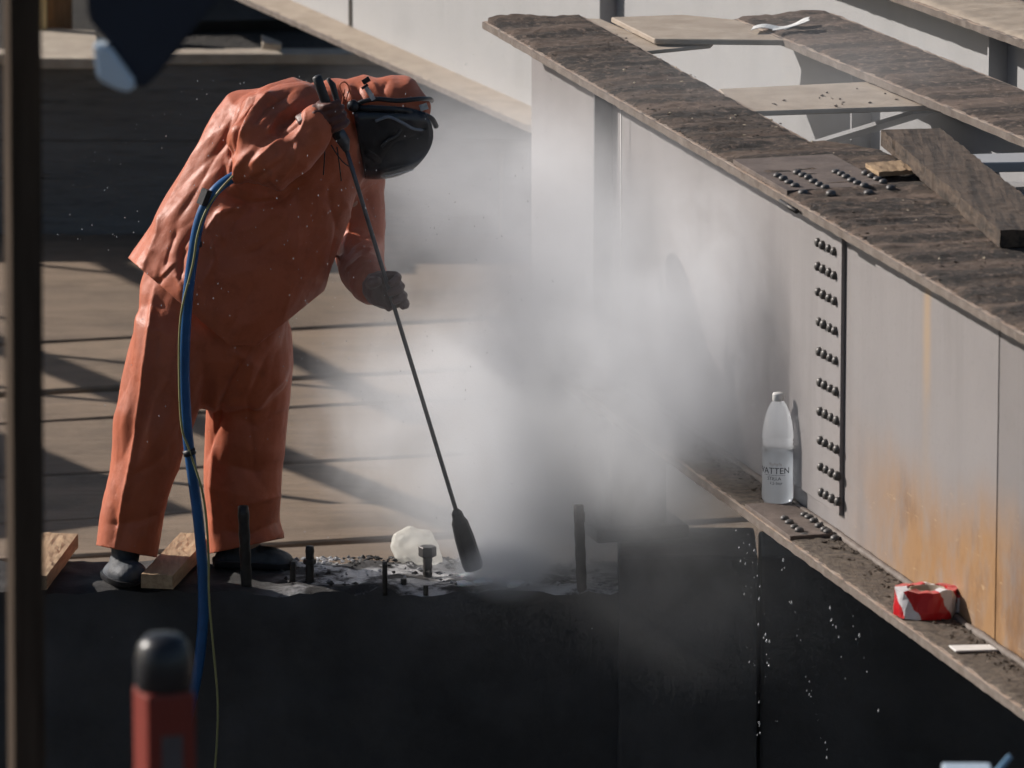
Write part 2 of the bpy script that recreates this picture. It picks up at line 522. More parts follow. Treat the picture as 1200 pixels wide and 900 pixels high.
# ------------------------------------------------------------------ girders
ZB_TOP, ZT = .583, 1.578
FT = .024                                     # flange thickness
HW = .174
class Girder:
    def __init__(s, edge_pt, az, label, length, end=0.0):
        s.az = radians(az)
        s.x = np.array([sin(s.az), -cos(s.az), 0]); s.n = np.array([cos(s.az), sin(s.az), 0])
        s.O = np.array([edge_pt[0], edge_pt[1], 0.]) + s.n * HW + np.array([0, 0, ZB_TOP - FT])
        s.e = empty('steel_girder', s.O, s.az - pi / 2)
        tag(s.e, label, 'girder', 'bridge girders')
        s.L = length; s.H = ZT - (ZB_TOP - FT)
    def loc(s, P):                            # world -> local
        q = np.asarray(P) - s.O; return np.array([q @ s.x, q @ s.n, q[2]])
    def world(s, p): return s.O + s.x * p[0] + s.n * p[1] + np.array([0, 0, p[2]])
    def web_pt(s, u, v, off=-.007): return s.loc(onplane(u, v, s.O + s.n * off, s.n))
    def add(s, name, me, mat, parent=None, smooth=False):
        o = link(name, me, mat, None, smooth); o.parent = parent or s.e; return o
    def box(s, name, x0, x1, y0, y1, z0, z1, mat, bevel=.003, parent=None):
        return s.add(name, box_me(name, x0, x1, y0, y1, z0, z1, bevel), mat, parent)

def crust_sheet(L, hw, z, seed, amp=.018, dx=.011, nyy=26, x0=0., ragged=.012, bands=.24):
    nx = int(L / dx)
    V, Fc = [], []
    for i in range(nx + 1):
        x = x0 + L * i / nx
        for j in range(nyy + 1):
            t = j / nyy
            y = -hw + 2 * hw * t
            ex = min(t, 1 - t)
            if ex == 0: y += random.uniform(-.2, 1) * ragged * (1 if t == 0 else -1)
            skew = x + .03 * mnoise.noise(Vector((x * 2, y * 5, seed)))
            b = .5 + .5 * cos(2 * pi * skew / bands + 3 * mnoise.noise(Vector((x * 1.3, seed, 1))))
            h = amp * (.55 * b ** 2 * (.6 + .8 * mnoise.noise(Vector((x * 5, y * 6, seed)))) + .5 * (mnoise.fractal(Vector((x * 22, y * 9, seed)), 1, 2.1, 4) * .5 + .5))
            rb = .5 + .5 * cos(2 * pi * (x + .02 * mnoise.noise(Vector((x * 4, y * 4, seed + 2)))) / .085 + 2 * mnoise.noise(Vector((x * 3, y * 3, seed + 7))))
            h += amp * .5 * rb ** 3 * max(0, .35 + mnoise.noise(Vector((x * 3.1, y * 4, seed + 5))))
            h += .005 * mnoise.noise(Vector((x * 60, y * 40, seed)))
            h *= min(1, .25 + ex * 7)
            if ex == 0: h = -.003
            V.append((x, y, z + max(h, -.003)))
    for i in range(nx):
        for j in range(nyy):
            a = i * (nyy + 1) + j
            Fc.append((a, a + nyy + 1, a + nyy + 2, a + 1))
    me = mesh('crust', V, Fc)
    bm = bmesh.new(); bm.from_mesh(me); bmesh.ops.recalc_face_normals(bm, faces=bm.faces)
    if sum(f.normal.z for f in bm.faces) < 0: bmesh.ops.reverse_faces(bm, faces=bm.faces)
    bm.to_mesh(me); bm.free()
    return me
def edge_strip(L, hw, z0, z1, side, seed, x0=0.):
    """chipped, slightly ragged flange edge bar"""
    n = int(L / .03); V, Fc = [], []
    for i in range(n + 1):
        x = x0 + L * i / n
        r = .004 * mnoise.noise(Vector((x * 14, seed, side))) + .003 * mnoise.noise(Vector((x * 40, seed, side)))
        y = side * (hw + r)
        yi = side * (hw - .012)
        t = z1 + .003 * mnoise.noise(Vector((x * 25, seed + 4, side)))
        V += [(x, yi, z0 + .002), (x, y, z0 + .001), (x, y, t - .002), (x, yi, t)]
    for i in range(n):
        for j in range(4):
            a, b = i * 4 + j, i * 4 + (j + 1) % 4
            Fc.append((a, b, b + 4, a + 4))
    Fc += [(0, 1, 2, 3), tuple(n * 4 + k for k in range(4))]
    me = mesh('edge', V, Fc)
    bm = bmesh.new(); bm.from_mesh(me); bmesh.ops.recalc_face_normals(bm, faces=bm.faces); bm.to_mesh(me); bm.free()
    return me

rivet_me = lathe_me('rivet', [(.0135, -.004), (.0137, .003), (.0134, .007), (.0118, .0125), (.007, .0165), (.001, .018)], 12)
rivet_me.materials.append(M['rivet'])
def rivet(parent, loc, axis='Z', s=1.0):
    o = bpy.data.objects.new('rivet', rivet_me); COL.objects.link(o); o.parent = parent
    o.location = tuple(loc); o.scale = (s * random.uniform(.92, 1.06),) * 2 + (s * random.uniform(.6, .78) * (1.15 if axis != 'Z' else 1),)
    if axis == '-Y': o.rotation_euler = (pi / 2, 0, 0)
    return o

# ---- near girder
G1 = Girder((-.097, 23.262), 16.2, 'nearest steel girder with riveted splice and rust stained web carrying the water bottle', 8.2)
H = G1.H
rx = G1.web_pt(1040, 600)[0]; run = G1.web_pt(1083, 420)[0]; jx = G1.web_pt(1169, 500)[0]
M['web1'] = mat_paint('painted_steel_rusting', (.238, .222, .222), (.178, .166, .165), rust=dict(x0=rx, run=run))
M['web1b'] = mat_paint('painted_steel_rusting_dull', (.20, .185, .184), (.152, .14, .138), rust=dict(x0=rx, run=run - 50))
G1.box('web', 0, jx, -.007, .007, FT - .001, H - FT + .001, M['web1'], .001)
G1.box('web', jx + .002, G1.L, -.0045, .0065, FT - .001, H - FT + .001, M['web1b'], .001)
G1.box('top_flange', 0, G1.L, -HW + .004, HW - .004, H - FT, H, M['edge'], .002)
G1.add('flange_edge', edge_strip(G1.L, HW, H - FT, H, -1, 3), M['edge_pale'])
G1.add('flange_edge', edge_strip(G1.L, HW, H - FT, H, 1, 5), M['edge'])
G1.add('tarry_crust', crust_sheet(G1.L, HW - .008, H + .002, 1.7), M['crust'], None, True)
G1.box('bottom_flange', 0, G1.L, -HW + .004, HW, 0, FT, M['edge'], .002)
G1.add('flange_edge', edge_strip(G1.L, HW, 0, FT, -1, 8), M['edge_pale'])
G1.add('ledge_dirt', crust_sheet(G1.L, (HW - .02) / 2, FT + .001, 6.2, .007, .02, 12, bands=.6), M['dirt'], None, True).location = (0, -HW / 2 - .004, 0)
V, Fc = tube_data([(x, -.016 - .004 * mnoise.noise(Vector((x * 5, 0, 0))), FT + .006) for x in np.arange(0, G1.L, .06)], [.011 * (1 + .5 * mnoise.noise(Vector((x * 9, 3, 0)))) for x in np.arange(0, G1.L, .06)], 8)
o = build('weld_bead', V, Fc, M['edge_pale'], None, True); o.parent = G1.e
# end stiffener near the far end
sxp = G1.web_pt(717, 300)[0]
for sd_ in (-1, 1):
    G1.box('stiffener', sxp - .006, sxp + .006, *( (-.067, -.0075) if sd_ < 0 else (.0075, .16)), FT + .001, H - FT - .001, M['stiff'], .001)
# web splice plate with rivets
x_e = G1.web_pt(985, 440, -.020)[0]
zs0 = G1.web_pt(986, 606, -.020)[2]
spl = G1.box('splice_plate', x_e - .46, x_e, -.0205, -.0072, zs0, H - FT - .012, M['web1'], .0015)
for r, v0 in enumerate([284, 312, 342, 377, 412, 448, 482, 516, 547, 577]):
    for c_ in range(4):
        du = [0, 5.8, 12.7, 19.0][c_]; dv = [0, 3.2, 7.2, 10.6][c_]
        p = G1.web_pt(958 + .5 * r + du + 1.5, v0 + dv, -.0205)
        rivet(spl, (p[0], -.0205, p[2]), '-Y', 1.0)
# top flange splice plate, rivets in four rows
def ptz(u, v, z): return G1.loc(onz(u, v, z))
zt = ZT + .016
cor = [ptz(917, 222, zt), ptz(1050, 217, zt)]
xpl = (cor[0][0] + cor[1][0]) / 2
M['splice_top'] = mat_simple('worn_splice_steel', (.165, .128, .108), (.08, .062, .054), 14, .75, .0, .6, .004)
tsp = G1.box('splice_plate', xpl - .5, xpl, -HW + .012, HW - .03, H + .0, H + .0155, M['splice_top'], .002)
rows = [[(45, 580), (72, 595), (98, 610), (127, 625)], [(137, 567), (163, 578), (188, 590), (213, 607), (240, 623), (268, 635)],
        [(318, 562), (343, 573), (365, 585), (392, 602), (418, 614), (452, 628)], [(458, 570), (485, 583), (513, 596), (540, 610)]]
for rw_ in rows:
    for (a, b) in rw_:
        p = ptz(900 + a / 4, 60 + b / 4 + 2, zt)
        rivet(tsp, (p[0], p[1], H + .0155), 'Z', 1.0)
for (a, b) in [(155, 657), (295, 665), (472, 660), (575, 640)]:
    p = ptz(900 + a / 4, 60 + b / 4 + 2, ZT + .008)
    rivet(tsp, (max(p[0], xpl + .03), p[1], H + .007), 'Z', 1.1)
# bottom flange splice plate
zb = ZB_TOP + .014
xbl = (ptz(922, 626, zb)[0] + ptz(985, 627, zb)[0]) / 2
bsp = G1.box('splice_plate', xbl - .42, xbl, -HW + .008, -.03, FT + .001, FT + .014, M['splice_top'], .002)
for (a, b) in [(268, 705), (292, 725), (320, 750), (345, 768), (372, 685), (397, 697), (422, 718), (450, 745), (478, 765), (505, 780)]:
    p = ptz(860 + a / 4.5, 450 + b / 4.5 + 2, zb)
    rivet(bsp, (min(p[0], xbl - .015), min(p[1], -.04), FT + .014), 'Z', 1.0)
for (a, b) in [(372, 805), (535, 818)]:
    p = ptz(860 + a / 4.5, 450 + b / 4.5 + 2, ZB_TOP)
    rivet(bsp, (p[0], min(p[1], -.035), FT + .004), 'Z', 1.1)
# the top plate widens from the splice onwards
def wide_y(x): return HW - .02 + min(1, max(0, (x - 2.36) / .15)) ** .7 * .175
xs_ = [2.36 + .15 * (k / 8) for k in range(9)] + [2.6, 3.2, 4.5, G1.L - .01]
pl_ = [(x, wide_y(x)) for x in xs_]
top = [(x, y, H - .0015) for x, y in pl_] + [(x, HW - .03, H - .0015) for x in (G1.L - .01, 2.36)]
G1.add('cover_plate', prism_me('cover_plate', top, .020), M['edge'])
V, Fc = [], []
nxx, nyy_ = 420, 14
for i in range(nxx + 1):
    x = 2.37 + (G1.L - 2.39) * i / nxx
    for j in range(nyy_ + 1):
        t = j / nyy_; y0_, y1_ = HW - .03, wide_y(x) - .004 * random.random()
        y = y0_ + (y1_ - y0_) * t
        h = .018 * (.5 * (mnoise.fractal(Vector((x * 22, y * 9, 1.7)), 1, 2.1, 4) * .5 + .5) + .3 * (.5 + .5 * cos(2 * pi * x / .24)) ** 2) * min(1, .25 + (1 - t) * 6) + .004 * mnoise.noise(Vector((x * 60, y * 40, 3)))
        V.append((x, y, H + max(h, 0) - (.004 if t == 1 else 0) + .0015))
for i in range(nxx):
    for j in range(nyy_):
        a = i * (nyy_ + 1) + j; Fc.append((a, a + nyy_ + 1, a + nyy_ + 2, a + 1))
o = build('tarry_crust', V, Fc, M['crust'], None, True); o.parent = G1.e
# bearing between seat and girder, pier for the near end (below the frame)
bx = G1.loc((0, Y_FRONT + .16, 0))[0]
bear = empty('girder_bearing', G1.world((bx, 0, 0)) * (1, 1, 0) + (0, 0, PLZ), G1.az - pi / 2)
tag(bear, 'dark steel bearing block between the black seat and the nearest girder', 'bearing')
for nm, a, z0, z1 in (('base_plate', .15, 0, .04), ('pedestal', .09, .04, ZB_TOP - FT - PLZ - .04), ('cap_plate', .14, ZB_TOP - FT - PLZ - .04, ZB_TOP - FT - PLZ)):
    link(nm, box_me(nm, -a * .8, a * .8, -a, a, z0 + .0005, z1 - .0005, .004), M['steel_dark'], bear)
pw = G1.world((7.9, 0, 0))
pier = link('pier', box_me('pier', -.4, .4, -.3, .3, 0, ZB_TOP - FT + 2.3, .02), M['black_conc'])
pier.location = (pw[0], pw[1], -2.3)
tag(pier, 'dark concrete pier under the near end of the nearest girder', 'pier')

# ---- second and third girders
def plain_girder(G, end_stiff=(.05,), mat='web', crust='crust_far', stiff=()):
    G.box('web', 0, G.L, -.007, .007, FT - .001, H - FT + .001, M[mat], .001)
    G.box('top_flange', 0, G.L, -HW + .004, HW - .004, H - FT, H, M['edge'], .002)
    G.add('flange_edge', edge_strip(G.L, HW, H - FT, H, -1, G.az * 9), M['edge_pale'])
    G.add('flange_edge', edge_strip(G.L, HW, H - FT, H, 1, G.az * 5), M['edge'])
    G.add('tarry_crust', crust_sheet(G.L, HW - .008, H + .002, G.az * 31, .011, .022, 16), M[crust], None, True)
    G.box('bottom_flange', 0, G.L, -HW + .004, HW, 0, FT, M['flange_dust'], .002)
    G.add('flange_edge', edge_strip(G.L, HW, 0, FT, -1, G.az * 3), M['edge_pale'])
    for x in stiff:
        G.box('stiffener', x - .006, x + .006, -.075, -.0075, FT + .001, H - FT - .001, M[mat], .001)
        G.box('stiffener', x - .006, x + .006, .0075, .15, FT + .001, H - FT - .001, M[mat], .001)
n2 = np.array([cos(radians(20.2)), sin(radians(20.2)), 0])
G2 = Girder(tuple((np.array([1.0495, 23.432, 0]) - n2 * 2 * HW)[:2]), 20.2, 'middle steel girder with brown crusted top flange joined to cross plates', 7.5)
plain_girder(G2, mat='web3', stiff=(.75, 2.4, 4.2))
t3 = np.tan(radians(21.8))
G3 = Girder((.07 - (35.0 - 26.78) * t3, 35.0), 21.8, 'rear steel girder with bright pale web and tan bottom flange', 17.8)
plain_girder(G3, mat='web3', crust='flange_dust', stiff=(G3.web_pt(722, 0)[0] if True else 0, G3.web_pt(1180, 60)[0]))
# a hinge line: slit in the rear web
xs = G3.web_pt(411, 10)[0]
G3.box('web_joint', xs - .02, xs + .02, -.0095, -.0072, FT, H - FT, M['steel_dark'], .0005)
for G, xx, nm in ((G2, 7.0, 'middle'), (G3, 17.2, 'rear')):
    pw = G.world((xx, 0, 0))
    o = link('pier', box_me('pier', -.4, .4, -.3, .3, 0, ZB_TOP - FT + 2.3, .02), M['black_conc'])
    o.location = (pw[0], pw[1], -2.3); tag(o, 'dark concrete pier under the near end of the %s girder' % nm, 'pier')
for G, xx, nm in ((G2, .5, 'middle'),):
    pw = G.world((xx, 0, 0)); z0 = DECK_Z + .02
    o = link('bearing_plinth', box_me('bearing_plinth', -.2, .2, -.2, .2, 0, ZB_TOP - FT - z0, .015), M['black_conc'])
    o.location = (pw[0], pw[1], z0); tag(o, 'dark plinth carrying the far end of the %s girder' % nm, 'plinth')

# ---- plates and bracing between the girders
def px_plate(name, pts, z, thick, mat, label, cat='steel plate'):
    P = [onz(u, v, z) for u, v in pts]
    o = link(name, prism_me(name, P, thick), mat)
    return tag(o, label, cat)
px_plate('cross_plate', [(716, 20), (767, 45.5), (925, 47), (885, 25), (800, 17)], ZT - .022 + .02, .018, M['plate_dust'], 'dusty tan cross plate joining the ends of the nearest and middle girders')
px_plate('gusset_plate', [(678, 21), (704, 22), (766, 49), (836, 49.5), (833, 52.5), (758, 60), (745, 56)], ZT + .004 - .03, .012, M['plate_dust'], 'small pointed gusset plate beside the far end of the nearest girder')
cb = px_plate('cross_plate', [(842, 104), (1040, 94.5), (1108, 122.5), (1112, 127), (1085, 124), (868, 131)], ZT - .03, .016, M['plate_dust'], 'pale dusty cross plate with scattered dark crumbs between the girders')
a, b = onz(1085, 128, ZT - .05), onz(960, 166, ZT - .30)
V, Fc = [], []
br_dir = (b - a) / np.linalg.norm(b - a); side = np.cross(br_dir, [0, 0, 1]); side /= np.linalg.norm(side)
up_ = np.cross(side, br_dir)
for p in (a, b):
    for s_, t_ in ((-1, 0), (1, 0), (1, -1), (-1, -1)): V.append(p + side * s_ * .045 + up_ * t_ * .012)
br = build('diagonal_brace', V, [(0, 1, 2, 3), (4, 7, 6, 5), (0, 4, 5, 1), (1, 5, 6, 2), (2, 6, 7, 3), (3, 7, 4, 0)], M['web3'])
tag(br, 'pale diagonal brace dropping below the crumb strewn cross plate', 'brace')
px_plate('cross_plate', [(1120, 181), (1255, 177), (1262, 189), (1128, 191)], ZT - .03, .03, M['web3'], 'pale blue cross plate half hidden behind the timber plank')
px_plate('cross_plate', [(1160, 212), (1280, 214), (1290, 238), (1175, 224)], ZT - .12, .03, M['web3'], 'lower pale plate showing at the edge behind the timber plank')
# crumbs on the pale cross plate and chips on the flanges
sp = []
for _ in range(9):
    u, v = random.uniform(880, 1060), random.uniform(104, 128); sp.append(onz(u, v, ZT - .029))
for _ in range(7): sp.append(onz(random.uniform(905, 990), random.uniform(112, 127), ZT - .028))
crumbs('debris', sp, M['crust'], 'dark crumbs of crust on the pale cross plate', (.003, .009))
M['chip'] = mat_simple('pale_wood_chip', (.62, .52, .38), (.45, .36, .25), 30, .8)
sp = []
for _ in range(70):
    x = random.uniform(1, 7); y = random.uniform(-.16, .16); sp.append(G1.world((x, y, H + .012)))
crumbs('wood_chips', sp, M['chip'], 'pale chips scattered over the dark crust of the nearest girder', (.003, .008), 'wood chips')
sp = []
for _ in range(900):
    x = random.uniform(1.5, 7.5); y = -.03 - abs(random.gauss(0, .035)); sp.append(G1.world((x, max(y, -.16), FT + ZB_TOP * 0 + .006)))
crumbs('grit', sp, M['dirt'], 'brown grit lying along the lower ledge of the nearest girder', (.002, .008), 'grit')
sp = []
for _ in range(900):
    x = random.uniform(.3, 7.5); y = random.uniform(-.165, .165); sp.append(G1.world((x, y, H + .008)))
crumbs('crust_lumps', sp, M['crust'], 'dark lumps of crust on the top of the nearest girder', (.002, .006), 'crust')

# ------------------------------------------------------------------ timber plank lying on the near girder
def timber(name, A, B, wid, thick, mat_top, label, seed, notch=0., cat='timber', n=60, right=True):
    """A, B: ends of the lower left edge (B nearer).  Top surface rough; left edge split and notched"""
    A, B = np.array(A), np.array(B)
    d = (B - A) / np.linalg.norm(B - A); L = np.linalg.norm(B - A)
    s = np.cross(d, [0, 0, 1]); s /= np.linalg.norm(s)
    if s[0] < 0: s = -s
    up = np.cross(s, d); up = up if up[2] > 0 else -up
    V, Fc = [], []
    my, mz = 8, 3
    ring = [(i / my, 1) for i in range(my)] + [(1, 1 - i / mz) for i in range(mz)] + [(1 - i / my, 0) for i in range(my)] + [(0, i / mz) for i in range(mz)]
    R_ = len(ring)
    for i in range(n + 1):
        t = i / n
        st = mnoise.noise(Vector((math.floor(t * 9 + .3 * mnoise.noise(Vector((t * 4, seed, 0)))) * 1.7, seed, 5))) * notch
        for (y, z) in ring:
            e = 1 - y
            off = st * e ** 3
            j = .0035 * mnoise.noise(Vector((t * L * 30, y * 12, z * 6 + seed))) + .003 * mnoise.noise(Vector((t * L * 6, y * 30, seed)))
            V.append(A + d * (t * L) + s * (y * wid - off * .7) + up * (z * thick + j * (1 if z > .5 else 0)) + s * j)
    for i in range(n):
        for k in range(R_):
            a, b = i * R_ + k, i * R_ + (k + 1) % R_
            Fc.append((a, b, b + R_, a + R_))
    Fc += [tuple(range(R_)), tuple(range(n * R_, n * R_ + R_))]
    o = build(name, V, Fc, mat_top)
    return tag(o, label, cat)
M['old_timber'] = mat_wood('weathered_timber', (.088, .060, .042), (.026, .018, .013), 1, .9, 5)
M['pale_timber'] = mat_wood('fresh_timber', (.42, .29, .17), (.27, .175, .10), 1, .8, 6)
pA = onz(1032, 171, ZT + .032); pB = onz(1173, 290, ZT + .016)
timber('timber_plank', pA, pB, .178, .048, M['old_timber'], 'split dark timber plank lying aslant on the nearest girder', 3, .016, n=90)
sA, sB = onz(1016, 192, ZT + .05), onz(1056, 207, ZT + .02)
timber('wood_shim', onz(1014, 196, ZT + .03), onz(1030, 207, ZT + .02), .11, .014, M['pale_timber'], 'thin pale wooden shim wedged under the split timber plank', 8, 0, 'wood shim', 12)
# black bar beside the splice on the flange edge
p0, p1 = G1.loc(onz(918, 235, ZT - .01)), G1.loc(onz(933, 242, ZT - .01))
tube('iron_bar', [G1.world((p0[0], -HW - .012, H - .012)), G1.world((p1[0] + .05, -HW - .012, H - .014))], .007, M['steel_dark'])
tag(bpy.data.objects['iron_bar'], 'short black iron bar stuck to the flange edge below the top splice', 'iron bar')

# ------------------------------------------------------------------ paper strip on the cross plate
def sheet(name, pts, wdir, wid, mat, thick=.002):
    V, Fc = [], []
    for p in pts:
        p = np.array(p); wv = np.array(wdir) * wid
        V += [p, p + wv, p + wv - (0, 0, thick), p - (0, 0, thick)]
    for i in range(len(pts) - 1):
        for j in range(4):
            a, b = i * 4 + j, i * 4 + (j + 1) % 4
            Fc.append((a, b, b + 4, a + 4))
    Fc += [(0, 1, 2, 3), tuple((len(pts) - 1) * 4 + k for k in range(4))]
    return build(name, V, Fc, mat)
b0 = onz(880, 37, ZT + .006); b1 = onz(946, 33, ZT + .006)
pts = [b0 * (1 - t) + b1 * t + np.array([0, 0, .006 + .03 * max(0, t - .75) * 4 * .6 + .006 * sin(t * 9)]) for t in np.linspace(0, 1, 14)]
ps = sheet('paper_strip', pts, (0.15, .98, 0), .07, M['white'])
tag(ps, 'crumpled white paper strip lying across the far plate', 'paper')
b0 = onz(905, 40.5, ZT + .006); b1 = onz(948, 36, ZT + .006)
pts = [b0 * (1 - t) + b1 * t + np.array([0, 0, .014 + .02 * t * t]) for t in np.linspace(0, 1, 8)]
ps2 = sheet('paper_strip', pts, (0.1, .95, 0), .03, M['white'])
tag(ps2, 'smaller white paper scrap curling up beside the crumpled strip', 'paper')

# ------------------------------------------------------------------ bottle
def bottle():
    base = onz(915, 590, ZB_TOP + .004)
    lb = G1.loc(base); lb[1] = -.062
    base = G1.world((lb[0], lb[1], FT + .006))
    e = empty('water_bottle', base)
    tag(e, 'clear plastic water bottle standing on the lower ledge', 'bottle')
    prof = [(.030, .0), (.040, .004), (.0455, .016), (.0465, .03), (.0455, .06), (.0452, .10), (.0455, .15), (.0458, .172), (.0435, .178), (.0458, .184), (.0435, .190), (.046, .196), (.0462, .204), (.045, .218), (.041, .245), (.034, .272), (.025, .294), (.016, .307), (.0135, .312), (.0135, .316)]
    m = NT('clear_plastic'); m.set(Roughness=.12, IOR=1.45)
    m.b.inputs['Transmission Weight'].default_value = 0.9
    m.b.inputs['Base Color'].default_value = (.93, .95, .97, 1)
    m.bump(m.noise(18, 3, .5), .2, .004)
    tr = m.n('ShaderNodeBsdfTranslucent'); tr.inputs[0].default_value = (.85, .87, .9, 1)
    mx = m.n('ShaderNodeMixShader'); mx.inputs[0].default_value = .52
    m.l(m.b.outputs[0], mx.inputs[1]); m.l(tr.outputs[0], mx.inputs[2]); m.l(mx.outputs[0], m.out.inputs[0])
    bo = link('body', lathe_me('body', prof, 40), m.m, e)
    # five-lobed foot
    for v in bo.data.vertices:
        if v.co.z < .02:
            a = math.atan2(v.co.y, v.co.x); k = (1 - v.co.z / .02)
            v.co.x *= 1 + .06 * k * cos(5 * a); v.co.y *= 1 + .06 * k * cos(5 * a)
    cp = link('cap', lathe_me('cap', [(.0165, .308), (.017, .310), (.017, .327), (.0155, .330), (.001, .3305)], 24), M['white'], e)
    ink = mat_simple('label_ink', (.03, .03, .035), (.05, .05, .055), 10, .6, 0, 0)
    inkr = mat_simple('label_ink_red', (.35, .28, .24), (.3, .25, .22), 10, .6, 0, 0)
    def text(s, z, size, mat, shift=0.):
        cu = bpy.data.curves.new('lettering', 'FONT'); cu.body = s; cu.size = size; cu.align_x = 'CENTER'; cu.extrude = .0003
        o = bpy.data.objects.new('tmp', cu); COL.objects.link(o)
        dg = bpy.context.evaluated_depsgraph_get(); dg.update()
        me = bpy.data.meshes.new_from_object(o.evaluated_get(dg))
        bpy.data.objects.remove(o)
        bm = bmesh.new(); bm.from_mesh(me)
        bmesh.ops.subdivide_edges(bm, edges=[q for q in bm.edges if q.calc_length() > .004], cuts=2)
        for v in bm.verts:
            r = .0468 + v.co.z; a = (v.co.x + shift) / .0462 - pi / 2
            v.co = Vector((r * cos(a), r * sin(a), z + v.co.y))
        bm.to_mesh(me); bm.free()
        link('lettering', me, mat, e)
    text('VATTEN', .098, .026, ink, -.012)
    text('STILLA', .079, .014, ink, -.012)
    text('1,5 liter', .066, .012, ink, -.006)
    sq = [(.0468 * cos(a), .0468 * sin(a), .126 + .0045 * sin(k * 1.9) + .002 * sin(k * .7)) for k, a in enumerate(np.linspace(-2.15, -1.35, 26))]
    link('script_mark', mesh('script_mark', *tube_data(sq, .0006, 5)), inkr, e)
    l = mesh('rule', *tube_data([(.0468 * cos(a), .0468 * sin(a), .0935) for a in np.linspace(-2.5, -1.1, 14)], .0005, 5))
    link('label_rule', l, ink, e)
    # water
    wm = NT('water'); wm.set(Roughness=.02, IOR=1.33); wm.b.inputs['Transmission Weight'].default_value = 1
    wm.b.inputs['Base Color'].default_value = (.9, .95, 1, 1)
    link('water', lathe_me('water', [(.03, .004), (.040, .012), (.043, .03), (.0425, .10), (.043, .168), (.001, .1682)], 32), wm.m, e)
bottle()

# ------------------------------------------------------------------ roll of barrier tape, plastic strip
TAPE_PH = 0.6
m = NT('red_white_tape')
tc = m.n('ShaderNodeTexCoord'); sx = m.n('ShaderNodeSeparateXYZ'); m.l(tc.outputs['Object'], sx.inputs[0])
ang = m.math('ARCTAN2', sx.outputs[1], sx.outputs[0])
ph = m.math('ADD', m.math('MULTIPLY', ang, 1.0), m.math('MULTIPLY', sx.outputs[2], 9.0))
st = m.math('SINE', m.math('MULTIPLY', ph, 2.0))
c = m.mix(m.rng(m.math('SINE', m.math('ADD', m.math('ADD', m.math('MULTIPLY', ph, 3.0), TAPE_PH), m.math('MULTIPLY', m.noise(14, 3, .5), 2.6))), .55, .62), (.50, .012, .018), (.62, .60, .62))
m.color(c); m.set(Roughness=.32); m.b.inputs['Coat Weight'].default_value = .4
m.bump(m.noise(25, 4, .6, (1, 1, .4)), .5, .008)
M['tape'] = m.m
tb = onz(1081, 722, ZB_TOP + .004)
lb = G1.loc(tb)
tw = G1.world((lb[0], lb[1] + .012, FT + .007))
te = empty('tape_roll', tw)
tag(te, 'roll of red and white barrier tape lying on the ledge', 'tape roll')
V, Fc = [], []
seg = 40
prof = [(.055, .002), (.086, 0), (.088, .02), (.0875, .055), (.086, .078), (.055, .079), (.053, .05), (.053, .02)]
for k in range(seg):
    a = 2 * pi * k / seg
    for r, z in prof:
        q = 1 + (.16 * mnoise.noise(Vector((cos(a) * 1.8, sin(a) * 1.8, 1 + z * 12))) + .07 * abs(mnoise.noise(Vector((cos(a) * 5, sin(a) * 5, 3 + z * 20)))) if r > .06 else 0)
        V.append((r * q * cos(a), r * q * sin(a) * .72, z + .016 * mnoise.noise(Vector((cos(a) * 2, sin(a) * 2, 4))) * (z > .03)))
np_ = len(prof)
for k in range(seg):
    for j in range(np_):
        a, b = k * np_ + j, k * np_ + (j + 1) % np_
        c_, d_ = ((k + 1) % seg) * np_ + (j + 1) % np_, ((k + 1) % seg) * np_ + j
        Fc.append((a, b, c_, d_))
build('wound_tape', V, Fc, M['tape'], te)
pts = [(.082, -.02, .0), (.10, -.025, .004), (.115, -.015, .01), (.10, .0, .016), (.112, .012, .01)]
V, Fc = [], []
for i, p in enumerate(spline(pts, 4)):
    V += [(p[0], p[1], .012 + p[2]), (p[0] - .01 * (i % 3) * .3, p[1] - .004, .062 + p[2] * .5)]
for i in range(len(V) // 2 - 1): Fc.append((2 * i, 2 * i + 1, 2 * i + 3, 2 * i + 2))
o = build('loose_end', V, Fc, M['tape'], te)
sm = o.modifiers.new('thick', 'SOLIDIFY'); sm.thickness = .0015
link('core', lathe_me('core', [(.052, .001), (.0525, .03), (.052, .076), (.046, .076), (.046, .001)], 30), M['flange_dust'], te).scale = (1, .72, 1)
p = [onz(u, v, ZB_TOP + .012) for u, v in ((1112, 756), (1160, 755), (1169, 761), (1120, 762.5))]
o = link('plastic_strip', prism_me('plastic_strip', p, .005), M['white'])
tag(o, 'flat white plastic strip on the ledge below the tape roll', 'plastic strip')

# ------------------------------------------------------------------ timber offcuts, bag on the block
def on_block(u, v): return onz(u, v, .02)
timber('timber_offcut', on_block(212, 640), on_block(166, 689), .10, .045, M['pale_timber'], 'short timber offcut lying beside the near boot', 11, .004, 'timber', 24)
timber('timber_offcut', onz(52, 640, .03), onz(14, 690, .02), .11, .045, M['pale_timber'], 'timber offcut lying on the block beside the dark post', 13, .004, 'timber', 24)

